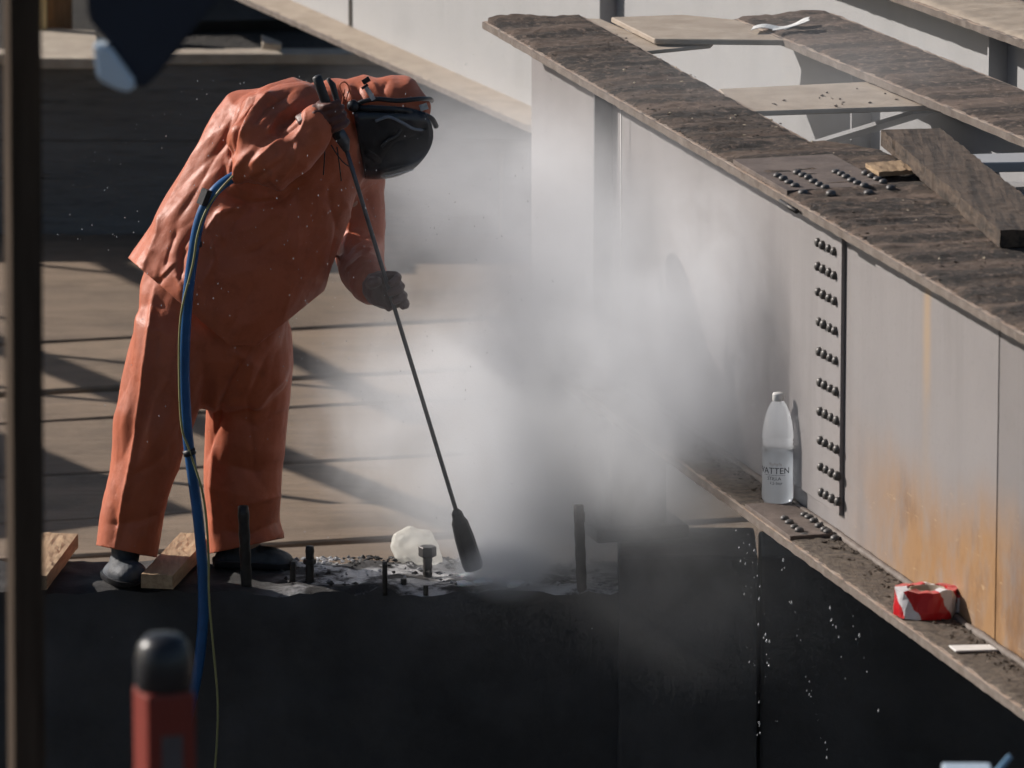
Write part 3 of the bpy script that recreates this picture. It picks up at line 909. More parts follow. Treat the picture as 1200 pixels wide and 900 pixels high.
bag_c = onz(491, 657, 0.0)
bm = bmesh.new()
bmesh.ops.create_icosphere(bm, subdivisions=5, radius=1)
for v in bm.verts:
    d = v.co.normalized()
    r = 1 + .25 * mnoise.noise(d * 1.5) + .07 * mnoise.noise(d * 2.6 + Vector((3, 1, 2))) - .05 * abs(mnoise.noise(Vector((d.x * 5, d.y * 5, d.z * 1.2)))) + .45 * max(0, d.dot(Vector((-.35, -.2, .9))) - .7)
    q = d * r
    v.co = Vector((q.x * .080 - .016 * q.z, q.y * .055, max(q.z, -.5) * .070 + .035))
me = bpy.data.meshes.new('plastic_bag'); bm.to_mesh(me); bm.free()
m = NT('thin_film')
m.color(m.ramp(m.noise(9, 5, .6), [(.35, (.86, .86, .83)), (.64, (.82, .78, .64)), (.75, (.86, .86, .84))]))
m.set(Roughness=.3)
tr = m.n('ShaderNodeBsdfTranslucent'); tr.inputs[0].default_value = (.9, .89, .84, 1)
mx = m.n('ShaderNodeMixShader'); mx.inputs[0].default_value = .55
m.l(m.b.outputs[0], mx.inputs[1]); m.l(tr.outputs[0], mx.inputs[2])
tpn = m.n('ShaderNodeBsdfTransparent'); mx2 = m.n('ShaderNodeMixShader'); mx2.inputs[0].default_value = .45
m.l(mx.outputs[0], mx2.inputs[1]); m.l(tpn.outputs[0], mx2.inputs[2]); m.l(mx2.outputs[0], m.out.inputs[0])
m.bump(m.noise(9, 3, .5), .25, .01)
bag = link('plastic_bag', me, m.m, None, True)
bag.location = (bag_c[0], bag_c[1] - .03, .004)
tag(bag, 'crumpled translucent white plastic bag on the block behind a bolt', 'plastic bag')

# ------------------------------------------------------------------ the worker
YW = Y_FRONT + .21
PXM = 371.0
def wp(u, v, dy=0.0): return ony(u, v, YW + dy)
def rings_to_mesh(V, Fc, st, seg=20, cap=True, sup=2.3):
    """st: stations (left px, right px, depth radius m, depth offset m); rings span left-right and depth"""
    base = len(V)
    R_ = []
    for (l, r, rd, dy) in st:
        L_, Rr = wp(*l, dy), wp(*r, dy)
        R_.append(((L_ + Rr) / 2, (Rr - L_) / 2, rd))
    # rounded caps
    def ring(c, a, rd, k=1.0):
        for i in range(seg):
            t = 2 * pi * i / seg
            ct, s_ = cos(t), sin(t)
            ct = math.copysign(abs(ct) ** (2 / sup), ct); s_ = math.copysign(abs(s_) ** (2 / sup), s_)
            V.append(c + a * ct * k + np.array([0, 1, 0]) * s_ * rd * k)
    allr = []
    def add(c, a, rd, k=1.0):
        ring(c, a, rd, k); allr.append(1)
    c0, a0, r0 = R_[0]; c1 = R_[1][0]; d0 = c0 - c1; d0 = d0 / np.linalg.norm(d0)
    cN, aN, rN = R_[-1]; dN = cN - R_[-2][0]; dN = dN / np.linalg.norm(dN)
    if cap:
        e = min(np.linalg.norm(a0), r0) * .7
        add(c0 + d0 * e, a0, r0, .35); add(c0 + d0 * e * .7, a0, r0, .75)
    for c, a, rd in R_: add(c, a, rd)
    if cap:
        e = min(np.linalg.norm(aN), rN) * .7
        add(cN + dN * e * .7, aN, rN, .75); add(cN + dN * e, aN, rN, .35)
    n = len(allr)
    for i in range(n - 1):
        for k in range(seg):
            a, b = base + i * seg + k, base + i * seg + (k + 1) % seg
            Fc.append((a, b, b + seg, a + seg))
    Fc.append(tuple(base + k for k in range(seg - 1, -1, -1)))
    Fc.append(tuple(base + (n - 1) * seg + k for k in range(seg)))
def chain_to_mesh(V, Fc, pts, seg=16):
    """pts: (u, v, dy, half width px, depth radius m): limb whose rings stand across the path"""
    P = [wp(p[0], p[1], p[2]) for p in pts]
    n = len(P); base = len(V); cnt = 0
    T = []
    for i in range(n):
        t = P[min(i + 1, n - 1)] - P[max(i - 1, 0)]; T.append(t / np.linalg.norm(t))
    def ring(c, t, r, rd):
        N = np.cross(t, [0, 1, 0]); N = N / (np.linalg.norm(N) + 1e-9); B = np.cross(t, N)
        for k in range(seg):
            a = 2 * pi * k / seg
            V.append(c + N * cos(a) * r + B * sin(a) * rd)
    rr = [(p[3] / PXM, p[4]) for p in pts]
    seq = [(P[0] - T[0] * rr[0][0] * .8, T[0], rr[0][0] * .4, rr[0][1] * .4), (P[0] - T[0] * rr[0][0] * .5, T[0], rr[0][0] * .8, rr[0][1] * .8)]
    seq += [(P[i], T[i], rr[i][0], rr[i][1]) for i in range(n)]
    seq += [(P[-1] + T[-1] * rr[-1][0] * .5, T[-1], rr[-1][0] * .8, rr[-1][1] * .8), (P[-1] + T[-1] * rr[-1][0] * .8, T[-1], rr[-1][0] * .4, rr[-1][1] * .4)]
    for q in seq: ring(*q)
    n = len(seq)
    for i in range(n - 1):
        for k in range(seg):
            a, b = base + i * seg + k, base + i * seg + (k + 1) % seg
            Fc.append((a, b, b + seg, a + seg))
    Fc.append(tuple(base + k for k in range(seg - 1, -1, -1)))
    Fc.append(tuple(base + (n - 1) * seg + k for k in range(seg)))
def remesh(name, V, Fc, vox, smooth=6):
    me = mesh('tmp', V, Fc)
    bm = bmesh.new(); bm.from_mesh(me); bmesh.ops.recalc_face_normals(bm, faces=bm.faces); bm.to_mesh(me); bm.free()
    o = bpy.data.objects.new('tmp', me); COL.objects.link(o)
    r = o.modifiers.new('r', 'REMESH'); r.mode = 'VOXEL'; r.voxel_size = vox; r.adaptivity = 0
    s = o.modifiers.new('s', 'SMOOTH'); s.factor = .5; s.iterations = smooth
    dg = bpy.context.evaluated_depsgraph_get(); dg.update()
    out = bpy.data.meshes.new_from_object(o.evaluated_get(dg)); out.name = name
    bpy.data.objects.remove(o); bpy.data.meshes.remove(me)
    return out
def arr(me):
    co = np.empty(len(me.vertices) * 3); me.vertices.foreach_get('co', co)
    no = np.empty(len(me.vertices) * 3); me.vertices.foreach_get('normal', no)
    return co.reshape(-1, 3), no.reshape(-1, 3)
def proj_np(co):
    q = co - CAM; d = q @ Fv
    return 600 + FPX * (q @ Rv) / d, 450 - FPX * (q @ Uv) / d
def folds(me, lines, wr=.006, scale=7, seed=0., stretch=(1, 1, 1), fine=.0006, where=None, lean=0.):
    co, no = arr(me)
    u, v = proj_np(co)
    disp = np.zeros(len(co))
    facing = np.clip(-no[:, 1] * 1.4 + .45, 0, 1)
    for (pl, wdt, amp) in lines:
        best = np.full(len(co), 1e9); tt = np.zeros(len(co))
        n = len(pl) - 1
        for i in range(n):
            ax, ay = pl[i]; bx_, by = pl[i + 1]
            dx, dy = bx_ - ax, by - ay; L2 = dx * dx + dy * dy
            t = np.clip(((u - ax) * dx + (v - ay) * dy) / L2, 0, 1)
            d = np.hypot(u - ax - t * dx, v - ay - t * dy)
            m_ = d < best
            best[m_] = d[m_]; tt[m_] = (i + t[m_]) / n
        taper = np.clip(np.minimum(tt, 1 - tt) * 5 + .25, 0, 1)
        disp += amp * .8 * (.12 * np.exp(-(best / wdt) ** 2) + 1.0 * np.exp(-np.sqrt(best ** 2 + .3) / (wdt * .55))) * taper * facing
    amp_map = 1.0 if where is None else where(u, v)
    rr = random.Random(int(seed * 10))
    waves = []
    for k in range(7):
        th = radians(lean) + rr.uniform(-.75, .75)
        waves.append((Vector((cos(th), rr.uniform(-.6, .6), sin(th))), rr.uniform(.55, 1.5) * scale, rr.uniform(0, 9), rr.uniform(.35, .65)))
    for i in range(len(co)):
        P = Vector(co[i]); nv = mnoise.noise_vector(P * 3.1 + Vector((seed, 0, 0)))
        s_ = 0.0
        for k, (d, f, ph, asym) in enumerate(waves):
            t = (P.dot(d) * f + ph + nv[k % 3] * .8) % 1.0
            tri = t / asym if t < asym else (1 - t) / (1 - asym)          # flat facets meeting in sharp creases
            msk = mnoise.noise(P * 2.6 + Vector((k * 3.7, seed, k))) * 2.2 + .25
            if msk > 0: s_ += (tri - .5) * min(msk, 1.0) / (f / scale)
        am = 1.0 if where is None else amp_map[i]
        cr = mnoise.noise(P * 5 + Vector((9, seed, 2)))
        if cr > 0:                                     # small crumples in patches
            t1 = (P.dot(waves[0][0]) * 21 + nv[0] * 2.2) % 1.0; t2 = (P.dot(waves[2][0]) * 17 + nv[1] * 2.2) % 1.0
            s_ += min(cr * 2.5, 1) * .22 * (abs(t1 - .5) + abs(t2 - .5) - .5) * 2
        disp[i] += wr * am * s_ + fine * mnoise.noise(P * 60)
    co = co + no * disp[:, None]
    me.vertices.foreach_set('co', co.ravel()); me.update()
def cut(me, a, b, keep_pt, sel=None):
    """cut a cloth mesh along the sight plane through pixel line a-b, keep the side of keep_pt"""
    A, B = wp(*a), wp(*b)
    n = np.cross(B - A, ray(*a)); n = n / np.linalg.norm(n)
    if (wp(*keep_pt) - A) @ n > 0: n = -n
    bm = bmesh.new(); bm.from_mesh(me)
    if sel is None: faces = bm.faces[:]
    else: faces = [f for f in bm.faces if sel(*proj(np.array(f.calc_center_median())))]
    vs = set(v for f in faces for v in f.verts); es = set(e for f in faces for e in f.edges)
    bmesh.ops.bisect_plane(bm, geom=list(vs) + list(es) + faces, plane_co=A, plane_no=n, clear_outer=True)
    bm.to_mesh(me); bm.free()

def mat_suit(name, base, dust=.5):
    m = NT(name)
    n1 = m.noise(3.0, 6, .6); n2 = m.noise(16, 6, .65); n3 = m.noise(120, 3, .6)
    c = m.ramp(n1, [(.3, tuple(x * .82 for x in base)), (.7, base)])
    c = m.mix(m.rng(n2, .48, .75, 0, .55), c, tuple(x * .62 for x in base))
    c = m.mix(m.rng(m.noise(5, 8, .72, (1, 1, .5)), .55, .72, 0, .45), c, (.16, .06, .035))
    c = m.mix(m.rng(n3, .66, .74, 0, .5 * dust), c, (.45, .33, .27))
    m.color(c)
    m.l(m.rng(n2, .3, .8, .47, .72), m.b.inputs['Roughness']); m.b.inputs['Specular IOR Level'].default_value = .4
    m.b.inputs['Sheen Weight'].default_value = .08
    m.bump(m.noise(55, 6, .68), .35, .004)
    return m.m
M['suit'] = mat_suit('orange_rain_suit', (.46, .108, .043))
M['glove'] = mat_suit('dirty_orange_glove', (.10, .032, .022), .2)
M['glove_dark'] = mat_suit('dirty_dark_glove', (.085, .035, .03), .3)
M['skin'] = mat_simple('skin', (.45, .28, .2), (.4, .24, .17), 12, .5, 0, .1)
M['black_plastic'] = mat_simple('black_plastic', (.014, .015, .018), (.022, .023, .027), 20, .35, 0, .1, .002)

pe = empty('person', (wp(240, 665)[0], YW, 0.0))
tag(pe, 'worker bent forward in orange rain suit and face shield holding a pressure lance', 'person')
def child(o): return keep_world(o, pe)

# body under the clothes (continuous figure)
V, Fc = [], []
rings_to_mesh(V, Fc, [((200, 335), (300, 375), .11, 0), ((225, 270), (325, 320), .12, 0), ((260, 205), (360, 245), .13, .01), ((295, 150), (385, 190), .13, .02), ((340, 122), (400, 158), .10, 0), ((378, 118), (412, 150), .055, 0)])
chain_to_mesh(V, Fc, [(400, 135, 0, 20, .06), (425, 132, 0, 27, .075), (452, 135, 0, 32, .085), (475, 138, 0, 26, .07)])
chain_to_mesh(V, Fc, [(440, 150, 0, 22, .06), (446, 172, 0, 16, .045), (447, 180, 0, 7, .02)])
for q in ([(210, 380, -.08, 34, .09), (185, 500, -.10, 25, .075), (150, 640, -.10, 16, .05)], [(285, 390, .06, 34, .09), (290, 500, .07, 25, .075), (290, 635, .07, 16, .05)],
          [(335, 150, -.10, 20, .05), (303, 190, -.27, 12, .035), (345, 170, -.32, 10, .028), (370, 148, -.31, 10, .028)], [(405, 185, .10, 20, .05), (420, 270, .20, 13, .035), (428, 315, .03, 10, .03), (437, 334, -.10, 10, .03)]):
    chain_to_mesh(V, Fc, q)
child(link('body', remesh('body', V, Fc, .014, 4), M['skin'], None, True))

# trousers
V, Fc = [], []
rings_to_mesh(V, Fc, [((182, 285), (335, 340), .17, 0), ((163, 335), (342, 385), .19, 0), ((155, 392), (342, 425), .19, 0), ((165, 430), (335, 450), .15, 0)], 24)
rings_to_mesh(V, Fc, [((158, 370), (262, 395), .14, -.07), ((149, 410), (252, 430), .14, -.08), ((139, 465), (234, 480), .13, -.09), ((131, 525), (213, 538), .125, -.10), ((121, 585), (195, 598), .12, -.10), ((113, 640), (181, 652), .125, -.10), ((108, 675), (178, 686), .125, -.10)], 24)
rings_to_mesh(V, Fc, [((240, 385), (343, 385), .14, .07), ((242, 430), (343, 428), .14, .08), ((241, 485), (338, 485), .13, .08), ((238, 545), (332, 545), .12, .08), ((240, 605), (327, 603), .12, .08), ((245, 650), (334, 634), .13, .08), ((247, 680), (340, 664), .13, .08)], 24)
me = remesh('trousers', V, Fc, .007, 9)
tl = [([(300, 400), (262, 470), (240, 540)], 9, -.022), ([(318, 410), (290, 470), (300, 560)], 8, -.010), ([(335, 440), (300, 480)], 6, .010), ([(338, 480), (300, 500), (280, 490)], 7, -.012),
      ([(333, 540), (300, 555), (270, 545)], 6, -.010), ([(330, 580), (290, 590)], 6, .009), ([(330, 610), (290, 628), (260, 622)], 6, -.014), ([(336, 622), (300, 640)], 5, .012),
      ([(182, 335), (172, 420), (154, 540), (134, 645)], 5, .022), ([(160, 340), (150, 430), (132, 560)], 6, -.006), ([(188, 380), (178, 440), (160, 540)], 7, -.009), ([(200, 440), (180, 470), (172, 520)], 8, .010), ([(210, 520), (180, 545), (150, 560)], 7, -.007),
      ([(195, 600), (160, 612), (125, 615)], 6, -.008), ([(232, 400), (216, 470), (212, 525)], 8, -.012), ([(270, 410), (300, 430)], 6, .012), ([(255, 440), (248, 520), (250, 630)], 6, .012), ([(180, 560), (170, 640)], 6, .006)]
folds(me, tl, .007, 6.0, 3.1, fine=.0004, lean=12)
cut(me, (108, 638), (182, 653), (150, 500), lambda u, v: u < 214 and v > 560)
cut(me, (240, 650), (344, 628), (290, 500), lambda u, v: u > 226 and v > 560)
tr_ = child(link('trousers', me, M['suit'], None, True))
s_ = tr_.modifiers.new('thick', 'SOLIDIFY'); s_.thickness = .005; s_.offset = -1

# jacket: torso and two sleeves in one cloth surface
V, Fc = [], []
rings_to_mesh(V, Fc, [((120, 358), (322, 470), .20, 0), ((137, 330), (336, 432), .22, 0), ((153, 300), (352, 392), .24, 0), ((179, 258), (384, 335), .225, 0), ((211, 202), (404, 278), .21, .01), ((240, 150), (420, 228), .20, .02), ((268, 113), (425, 192), .20, .02), ((318, 98), (425, 166), .18, 0), ((366, 99), (425, 152), .12, 0)], 32, True, 2.2)
chain_to_mesh(V, Fc, [(345, 128, -.10, 36, .12), (318, 146, -.20, 43, .11), (303, 172, -.28, 39, .095), (301, 190, -.31, 34, .085), (318, 193, -.33, 33, .08), (343, 176, -.33, 29, .07), (362, 156, -.32, 23, .06), (372, 146, -.32, 21, .055)], 20)
chain_to_mesh(V, Fc, [(400, 175, .10, 40, .12), (416, 215, .20, 36, .10), (421, 255, .23, 32, .09), (420, 290, .20, 33, .085), (424, 315, .06, 29, .08), (433, 331, -.07, 24, .065), (438, 337, -.12, 22, .06)], 20)
me = remesh('jacket', V, Fc, .0062, 9)
jl = [([(262, 120), (240, 160), (205, 225), (178, 275)], 6, .012), ([(280, 112), (262, 160), (235, 215), (205, 262)], 9, -.012), ([(300, 108), (278, 150), (268, 195)], 6, -.024), ([(320, 104), (295, 130), (280, 165)], 6, .016), ([(345, 104), (312, 125), (296, 150)], 6, -.016), ([(350, 116), (325, 135), (310, 160)], 5, .013),
      ([(272, 180), (268, 205), (282, 224)], 6, .014), ([(262, 190), (262, 225), (290, 238), (330, 236), (360, 212)], 7, -.020), ([(300, 210), (330, 190), (345, 160)], 6, -.012), ([(330, 212), (345, 190), (350, 165)], 5, .010), ([(290, 195), (312, 178), (330, 160)], 6, .012), ([(318, 158), (340, 150), (355, 140)], 5, -.014),
      ([(340, 168), (352, 152), (360, 130)], 4, .009), ([(300, 240), (275, 260), (262, 300)], 8, -.010), ([(285, 240), (255, 250), (240, 275)], 6, .016), ([(232, 262), (214, 290), (212, 330)], 6, -.018), ([(222, 290), (200, 315), (178, 334)], 4, -.014), ([(215, 300), (185, 326)], 4, .014),
      ([(250, 280), (252, 305), (240, 330)], 5, .018), ([(240, 262), (228, 282), (226, 305)], 4, .016), ([(206, 268), (196, 296), (192, 312)], 4, -.012), ([(224, 316), (232, 338), (228, 356)], 4, .014), ([(190, 250), (184, 275), (172, 300)], 4, .009), ([(262, 244), (256, 262), (262, 285)], 4, .016), ([(215, 340), (224, 362)], 4, -.012), ([(205, 320), (218, 345)], 5, .010), ([(180, 290), (165, 312)], 5, .007), ([(300, 330), (280, 370), (262, 400)], 10, -.008), ([(350, 260), (345, 320), (330, 380)], 12, .008), ([(385, 220), (395, 270), (385, 330)], 9, -.016),
      ([(400, 230), (412, 260), (402, 300)], 6, .010), ([(440, 270), (415, 285), (400, 300)], 6, -.013), ([(445, 290), (420, 305), (402, 318)], 5, .010), ([(430, 230), (440, 260)], 7, -.008), ([(335, 235), (340, 300)], 9, .006)]
folds(me, jl, .0095, 5.2, 8.7, (1, 1, .8), .0004, lean=-25, where=lambda u, v: np.clip(1.15 - np.clip((u - 250) / 120, 0, 1) * np.clip((v - 230) / 60, 0, 1) * .5, .3, 1.2))
cut(me, (151, 303), (268, 404), (280, 250), lambda u, v: v > 285 and u < 400)
cut(me, (290, 414), (392, 331), (300, 250), lambda u, v: v > 300 and u < 395 and v > 337 + (390 - u) * .35)
cut(me, (262, 404), (330, 408), (300, 250), lambda u, v: v > 380 and u < 360)
jk = child(link('jacket', me, M['suit'], None, True))
s_ = jk.modifiers.new('thick', 'SOLIDIFY'); s_.thickness = .005; s_.offset = -1

# hood
V, Fc = [], []
chain_to_mesh(V, Fc, [(372, 126, 0, 30, .11), (398, 124, 0, 31, .115), (425, 122, 0, 31, .12), (452, 120, 0, 33, .122), (474, 122, 0, 30, .11), (486, 126, 0, 22, .085)], 24)
me = remesh('hood', V, Fc, .0075, 6)
folds(me, [([(398, 100), (405, 125), (412, 150)], 5, -.014), ([(408, 98), (413, 118)], 4, .012), ([(418, 100), (424, 122)], 4, -.014), ([(436, 95), (446, 112)], 4, .008), ([(455, 92), (446, 108)], 4, -.010), ([(380, 104), (392, 130)], 5, .008)], .008, 9, 1.2)
hd = child(link('hood', me, M['suit'], None, True))
# drawstring tuft by the hood
for k, pl in enumerate([[(402, 112), (398, 100), (404, 96), (409, 104), (404, 120)], [(409, 104), (412, 114), (410, 122)], [(404, 104), (402, 116), (401, 124)]]):
    tube('drawstring', spline([wp(u, v, -.135) for u, v in pl], 4), .0022, M['suit'], pe, 6)

# face shield: curved smoky visor on a black headband
m = NT('smoky_visor')
sw = m.noise(3.6, 2, .5, (1, 1, 1.7), .8)
m.color(m.ramp(sw, [(.38, (.014, .017, .023)), (.50, (.035, .042, .055)), (.56, (.10, .118, .145)), (.63, (.026, .031, .04))]))  # paler stop paints reflections into the visor's colour
m.b.inputs['Roughness'].default_value = .2; m.b.inputs['Coat Weight'].default_value = .6
tp = m.n('ShaderNodeBsdfTransparent'); tp.inputs[0].default_value = (.5, .55, .6, 1)
mx = m.n('ShaderNodeMixShader'); mx.inputs[0].default_value = .38
m.l(m.b.outputs[0], mx.inputs[1]); m.l(tp.outputs[0], mx.inputs[2]); m.l(mx.outputs[0], m.out.inputs[0])
M['visor'] = m.m
fs = empty('face_shield', wp(450, 165)); keep_world(fs, pe)
fs.location = wp(450, 165)
V, Fc = [], []
nl, nw = 16, 28
top_l, top_r, bot_l, bot_r = (413, 126), (498, 132), (428, 210), (482, 203)
for i in range(nl + 1):
    s = i / nl
    tu, tv = top_l[0] + (top_r[0] - top_l[0]) * s, top_l[1] + (top_r[1] - top_l[1]) * s + 4 * sin(s * 3.14) * -1
    bu, bv = bot_l[0] + (bot_r[0] - bot_l[0]) * s, bot_l[1] + (bot_r[1] - bot_l[1]) * s + 3 * sin(s * 3.14)
    bulge = 9 * sin(pi * min(1, s * 1.0)) * 0
    for j in range(nw + 1):
        # U section: down the near side, round under the chin, up the far side
        t = j / nw
        a = pi * t
        y = -.125 * math.copysign(abs(cos(a)) ** .55, cos(a)); d = abs(sin(a)) ** .75
        uu, vv = tu + (bu - tu) * d, tv + (bv - tv) * d
        uu += 17 * (s ** 2) * sin(pi * d) ** .8; vv -= 3 * s ** 4 * d
        V.append(wp(uu, vv, y))
for i in range(nl):
    for j in range(nw):
        a = i * (nw + 1) + j
        Fc.append((a, a + 1, a + nw + 2, a + nw + 1))
o = build('visor', V, Fc, M['visor'], None, True)
s_ = o.modifiers.new('thick', 'SOLIDIFY'); s_.thickness = .002
# crown end of the visor closes with a curved bib
keep_fs = lambda ob: keep_world(ob, pe)
keep_fs(o)
def band(name, px, r, mat, dy, seg=8): return tube(name, spline([wp(u, v, d) for (u, v, d) in px], 5), r, mat, pe, seg)
band('headband', [(409, 132, -.09), (418, 122, -.128), (440, 116, -.134), (465, 118, -.13), (490, 116, -.11), (503, 116, -.05), (506, 118, .02)], .0075, M['black_plastic'], 0)
band('headband', [(420, 126, -.13), (450, 127, -.134), (480, 130, -.12), (504, 138, -.08), (511, 148, -.04)], .009, M['black_plastic'], 0)
band('visor_rim', [(452, 207, -.095), (468, 203, -.10), (484, 199, -.095)], .002, M['white'], 0, 6)
band('visor_band', [(440, 142, -.132), (455, 137, -.134), (470, 143, -.132), (485, 151, -.128), (500, 152, -.115)], .005, mat_simple('visor_highlight_grey', (.22, .24, .27), (.12, .13, .15), 20, .35), 0)  # grey tube draws the visor's curved highlight as a solid band
band('visor_band', [(447, 172, -.131), (455, 164, -.132), (464, 160, -.131), (470, 152, -.13)], .004, M['black_plastic'], 0)
# ratchet knob, pale strap segments, clips
V, Fc = tube_data([wp(414, 124, -.125), wp(414, 124, -.155)], [.02, .016], 16)
keep_world(build('ratchet_knob', V, Fc, M['black_plastic'], None, True), pe)
def strap(name, a, b, wdt, mat, dy):
    A, B = wp(*a, dy), wp(*b, dy); d = (B - A) / np.linalg.norm(B - A); n = np.cross(d, [0, 1, 0])
    V = []
    for p in (A, B):
        for s1, s2 in ((-1, 0), (1, 0), (1, 1), (-1, 1)): V.append(p + n * s1 * wdt / 2 + np.array([0, 1, 0]) * s2 * .004)
    return keep_world(build(name, V, [(0, 1, 2, 3), (4, 7, 6, 5), (0, 4, 5, 1), (1, 5, 6, 2), (2, 6, 7, 3), (3, 7, 4, 0)], mat), pe)
M['strap_white'] = mat_simple('pale_strap', (.55, .55, .54), (.25, .25, .26), 60, .6, 0, 0)
strap('strap', (428, 101), (438, 117), .014, M['strap_white'], -.142)
strap('buckle', (425, 97), (433, 92), .016, M['black_plastic'], -.145)
strap('buckle', (424, 104), (431, 99), .008, M['black_plastic'], -.147)
strap('clip', (492, 127), (501, 124), .020, M['strap_white'], -.10)
for pl in ([(381, 168), (380, 190), (379, 205)], [(395, 172), (398, 195), (400, 212)], [(388, 170), (402, 190), (416, 198)]):
    tube('strap', spline([wp(u, v, -.24 if u < 390 else -.2) for u, v in pl], 4), .002, M['black_plastic'], pe, 6)

# gloves with five fingers closed on the grip and on the lance
def glove(name, centre, wrist, axis, mat, size=1.0, seed=0):
    """centre: point on the gripped rod (world); wrist point; axis: rod direction"""
    c = np.array(centre); ax = np.array(axis) / np.linalg.norm(axis)
    wv = np.array(wrist) - c; wv -= ax * (wv @ ax) * .3
    bk = wv / np.linalg.norm(wv)
    e2 = np.cross(ax, bk); e2 /= np.linalg.norm(e2)
    bk = np.cross(e2, ax)
    V, Fc = [], []
    def tb(pts, rad):
        v_, f_ = tube_data(pts, rad, 10); k = len(V)
        V.extend(v_); Fc.extend([tuple(k + i for i in f) for f in f_])
    R0 = .026 * size
    # palm: wrist to the back of the hand
    tb([np.array(wrist), c + bk * .075 * size, c + bk * .045 * size + e2 * .004, c + bk * .022 * size], [.034 * size, .040 * size, .044 * size, .036 * size])
    for i, off in enumerate((-.036, -.012, .012, .034)):
        L_ = (1.0, 1.08, 1.02, .86)[i]
        pts, rad = [], []
        for k in range(8):
            a = -.35 + k / 7 * 3.9 * L_ * .95
            rr = R0 * (1.12 - .05 * k / 7)
            pts.append(c + ax * off * size * (1 - .10 * k / 7) + (bk * cos(a) + e2 * sin(a)) * rr)
            rad.append(size * (.0118 if k < 3 else .0112 - .0004 * k) * (1.1 if k in (0, 3, 5) else 1.0))
        tb(pts, rad)
    th = []
    for k in range(6):
        a = -.5 - k / 5 * 1.9
        th.append(c - ax * (.034 + .012 * k / 5) * size + (bk * cos(a) + e2 * sin(a)) * (R0 * (1.45 - .3 * k / 5)))
    tb(th, [.018 * size, .0165 * size, .0155 * size, .0145 * size, .013 * size, .010 * size])
    me = remesh(name, V, Fc, .0042, 2)
    co, no = arr(me)
    for i in range(len(co)): co[i] += no[i] * .0025 * mnoise.noise(Vector(co[i]) * 45 + Vector((seed, 0, 0)))
    me.vertices.foreach_set('co', co.ravel()); me.update()
    return child(link(name, me, mat, None, True))
LT, LB = wp(403, 166, -.30), None
NOZ = onz(557, 682, .02)
LB = wp(535, 600, -.165)
ldir = (LB - LT) / np.linalg.norm(LB - LT)
NOZT = LB + ldir * .215
fg = LT + ldir * (np.linalg.norm(LB - LT) * (343 - 166) / (600 - 166))
glove('glove', fg, wp(437, 336, -.10), ldir, M['glove_dark'], 1.36, 2)
GA, GB = wp(371, 90, -.335), wp(397, 162, -.315)
gd = (GB - GA) / np.linalg.norm(GB - GA)
gc = GA + (GB - GA) * .60
glove('glove', gc + np.array([.012, .004, .0]), wp(372, 148, -.315) + np.array([-.012, .0, -.012]), -gd, M['glove'], 1.12, 5)
V, Fc = tube_data(spline([wp(357, 130, -.325), wp(366, 146, -.33), wp(376, 166, -.325)], 4), [.006] * 9, 8)
child(build('cuff', V, Fc, M['rubber'], None, True))

# boots
def boot(pts, sole_z, name='boot'):
    V, Fc = [], []
    chain_to_mesh(V, Fc, pts[0], 16); chain_to_mesh(V, Fc, pts[1], 16)
    me = remesh(name, V, Fc, .008, 4)
    co, no = arr(me)
    co[:, 2] = np.maximum(co[:, 2], sole_z)
    me.vertices.foreach_set('co', co.ravel()); me.update()
    b = child(link(name, me, M['boot'], None, True))
    V, Fc = [], []
    chain_to_mesh(V, Fc, [(p[0], p[1], p[2], p[3] + 3, p[4] + .006) for p in pts[1]], 16)
    m2 = remesh('sole', V, Fc, .007, 2)
    c2, n2_ = arr(m2); c2[:, 2] = np.clip(c2[:, 2], .004, sole_z + .016)
    m2.vertices.foreach_set('co', c2.ravel()); m2.update()
    child(link('sole', m2, M['rubber'], None, False))
    return b
M['boot'] = mat_simple('scuffed_rubber_boot', (.025, .027, .032), (.07, .08, .095), 14, .62, 0, .6, .006)
boot([[(148, 610, -.10, 16, .05), (147, 650, -.12, 17, .055), (143, 668, -.14, 17, .055)], [(136, 668, -.10, 13, .05), (145, 670, -.17, 15, .055), (155, 672, -.22, 13, .05)]], .016)
boot([[(286, 600, .08, 17, .05), (284, 640, .08, 19, .055), (284, 652, .08, 18, .055)], [(262, 655, .08, 13, .045), (290, 653, .07, 15, .05), (320, 655, .05, 14, .05), (334, 658, .04, 11, .045)]], .012)

# ------------------------------------------------------------------ pressure lance
le = empty('pressure_lance', LB)
tag(le, 'long steel pressure washer lance with black shrouded nozzle held in both gloves', 'pressure lance')
M['lance'] = mat_simple('lance_steel', (.12, .125, .14), (.07, .072, .08), 30, .4, .7, .15, .002)
tube('lance_tube', [LT + (LB - LT) * t for t in np.linspace(0, 1, 8)], .0068, M['lance'], le, 12)
s0 = LB - ldir * .01
tube('nozzle_shroud', [s0, s0 + ldir * .012, s0 + ldir * .03, s0 + ldir * .045, s0 + ldir * .10, s0 + ldir * .19, s0 + ldir * .205], [.008, .017, .019, .026, .031, .033, .030], M['rubber'], le, 10, False)
tube('gun_body', [wp(392, 150, -.305), wp(397, 157, -.305), LT, LT + ldir * .03], [.016, .022, .02, .010], M['lance'], le, 12)
tube('grip', [GA - gd * .004, GA, GA + gd * .03, GA + gd * .08, GA + gd * .16, GB], [.006, .0145, .0155, .0155, .012, .012], M['rubber'], le, 12)
tube('trigger', [wp(384, 92, -.30), wp(387, 92, -.30) + gd * .02, wp(388, 100, -.30) + gd * .06, wp(395, 140, -.305)], [.006, .010, .0095, .006], M['rubber'], le, 10)

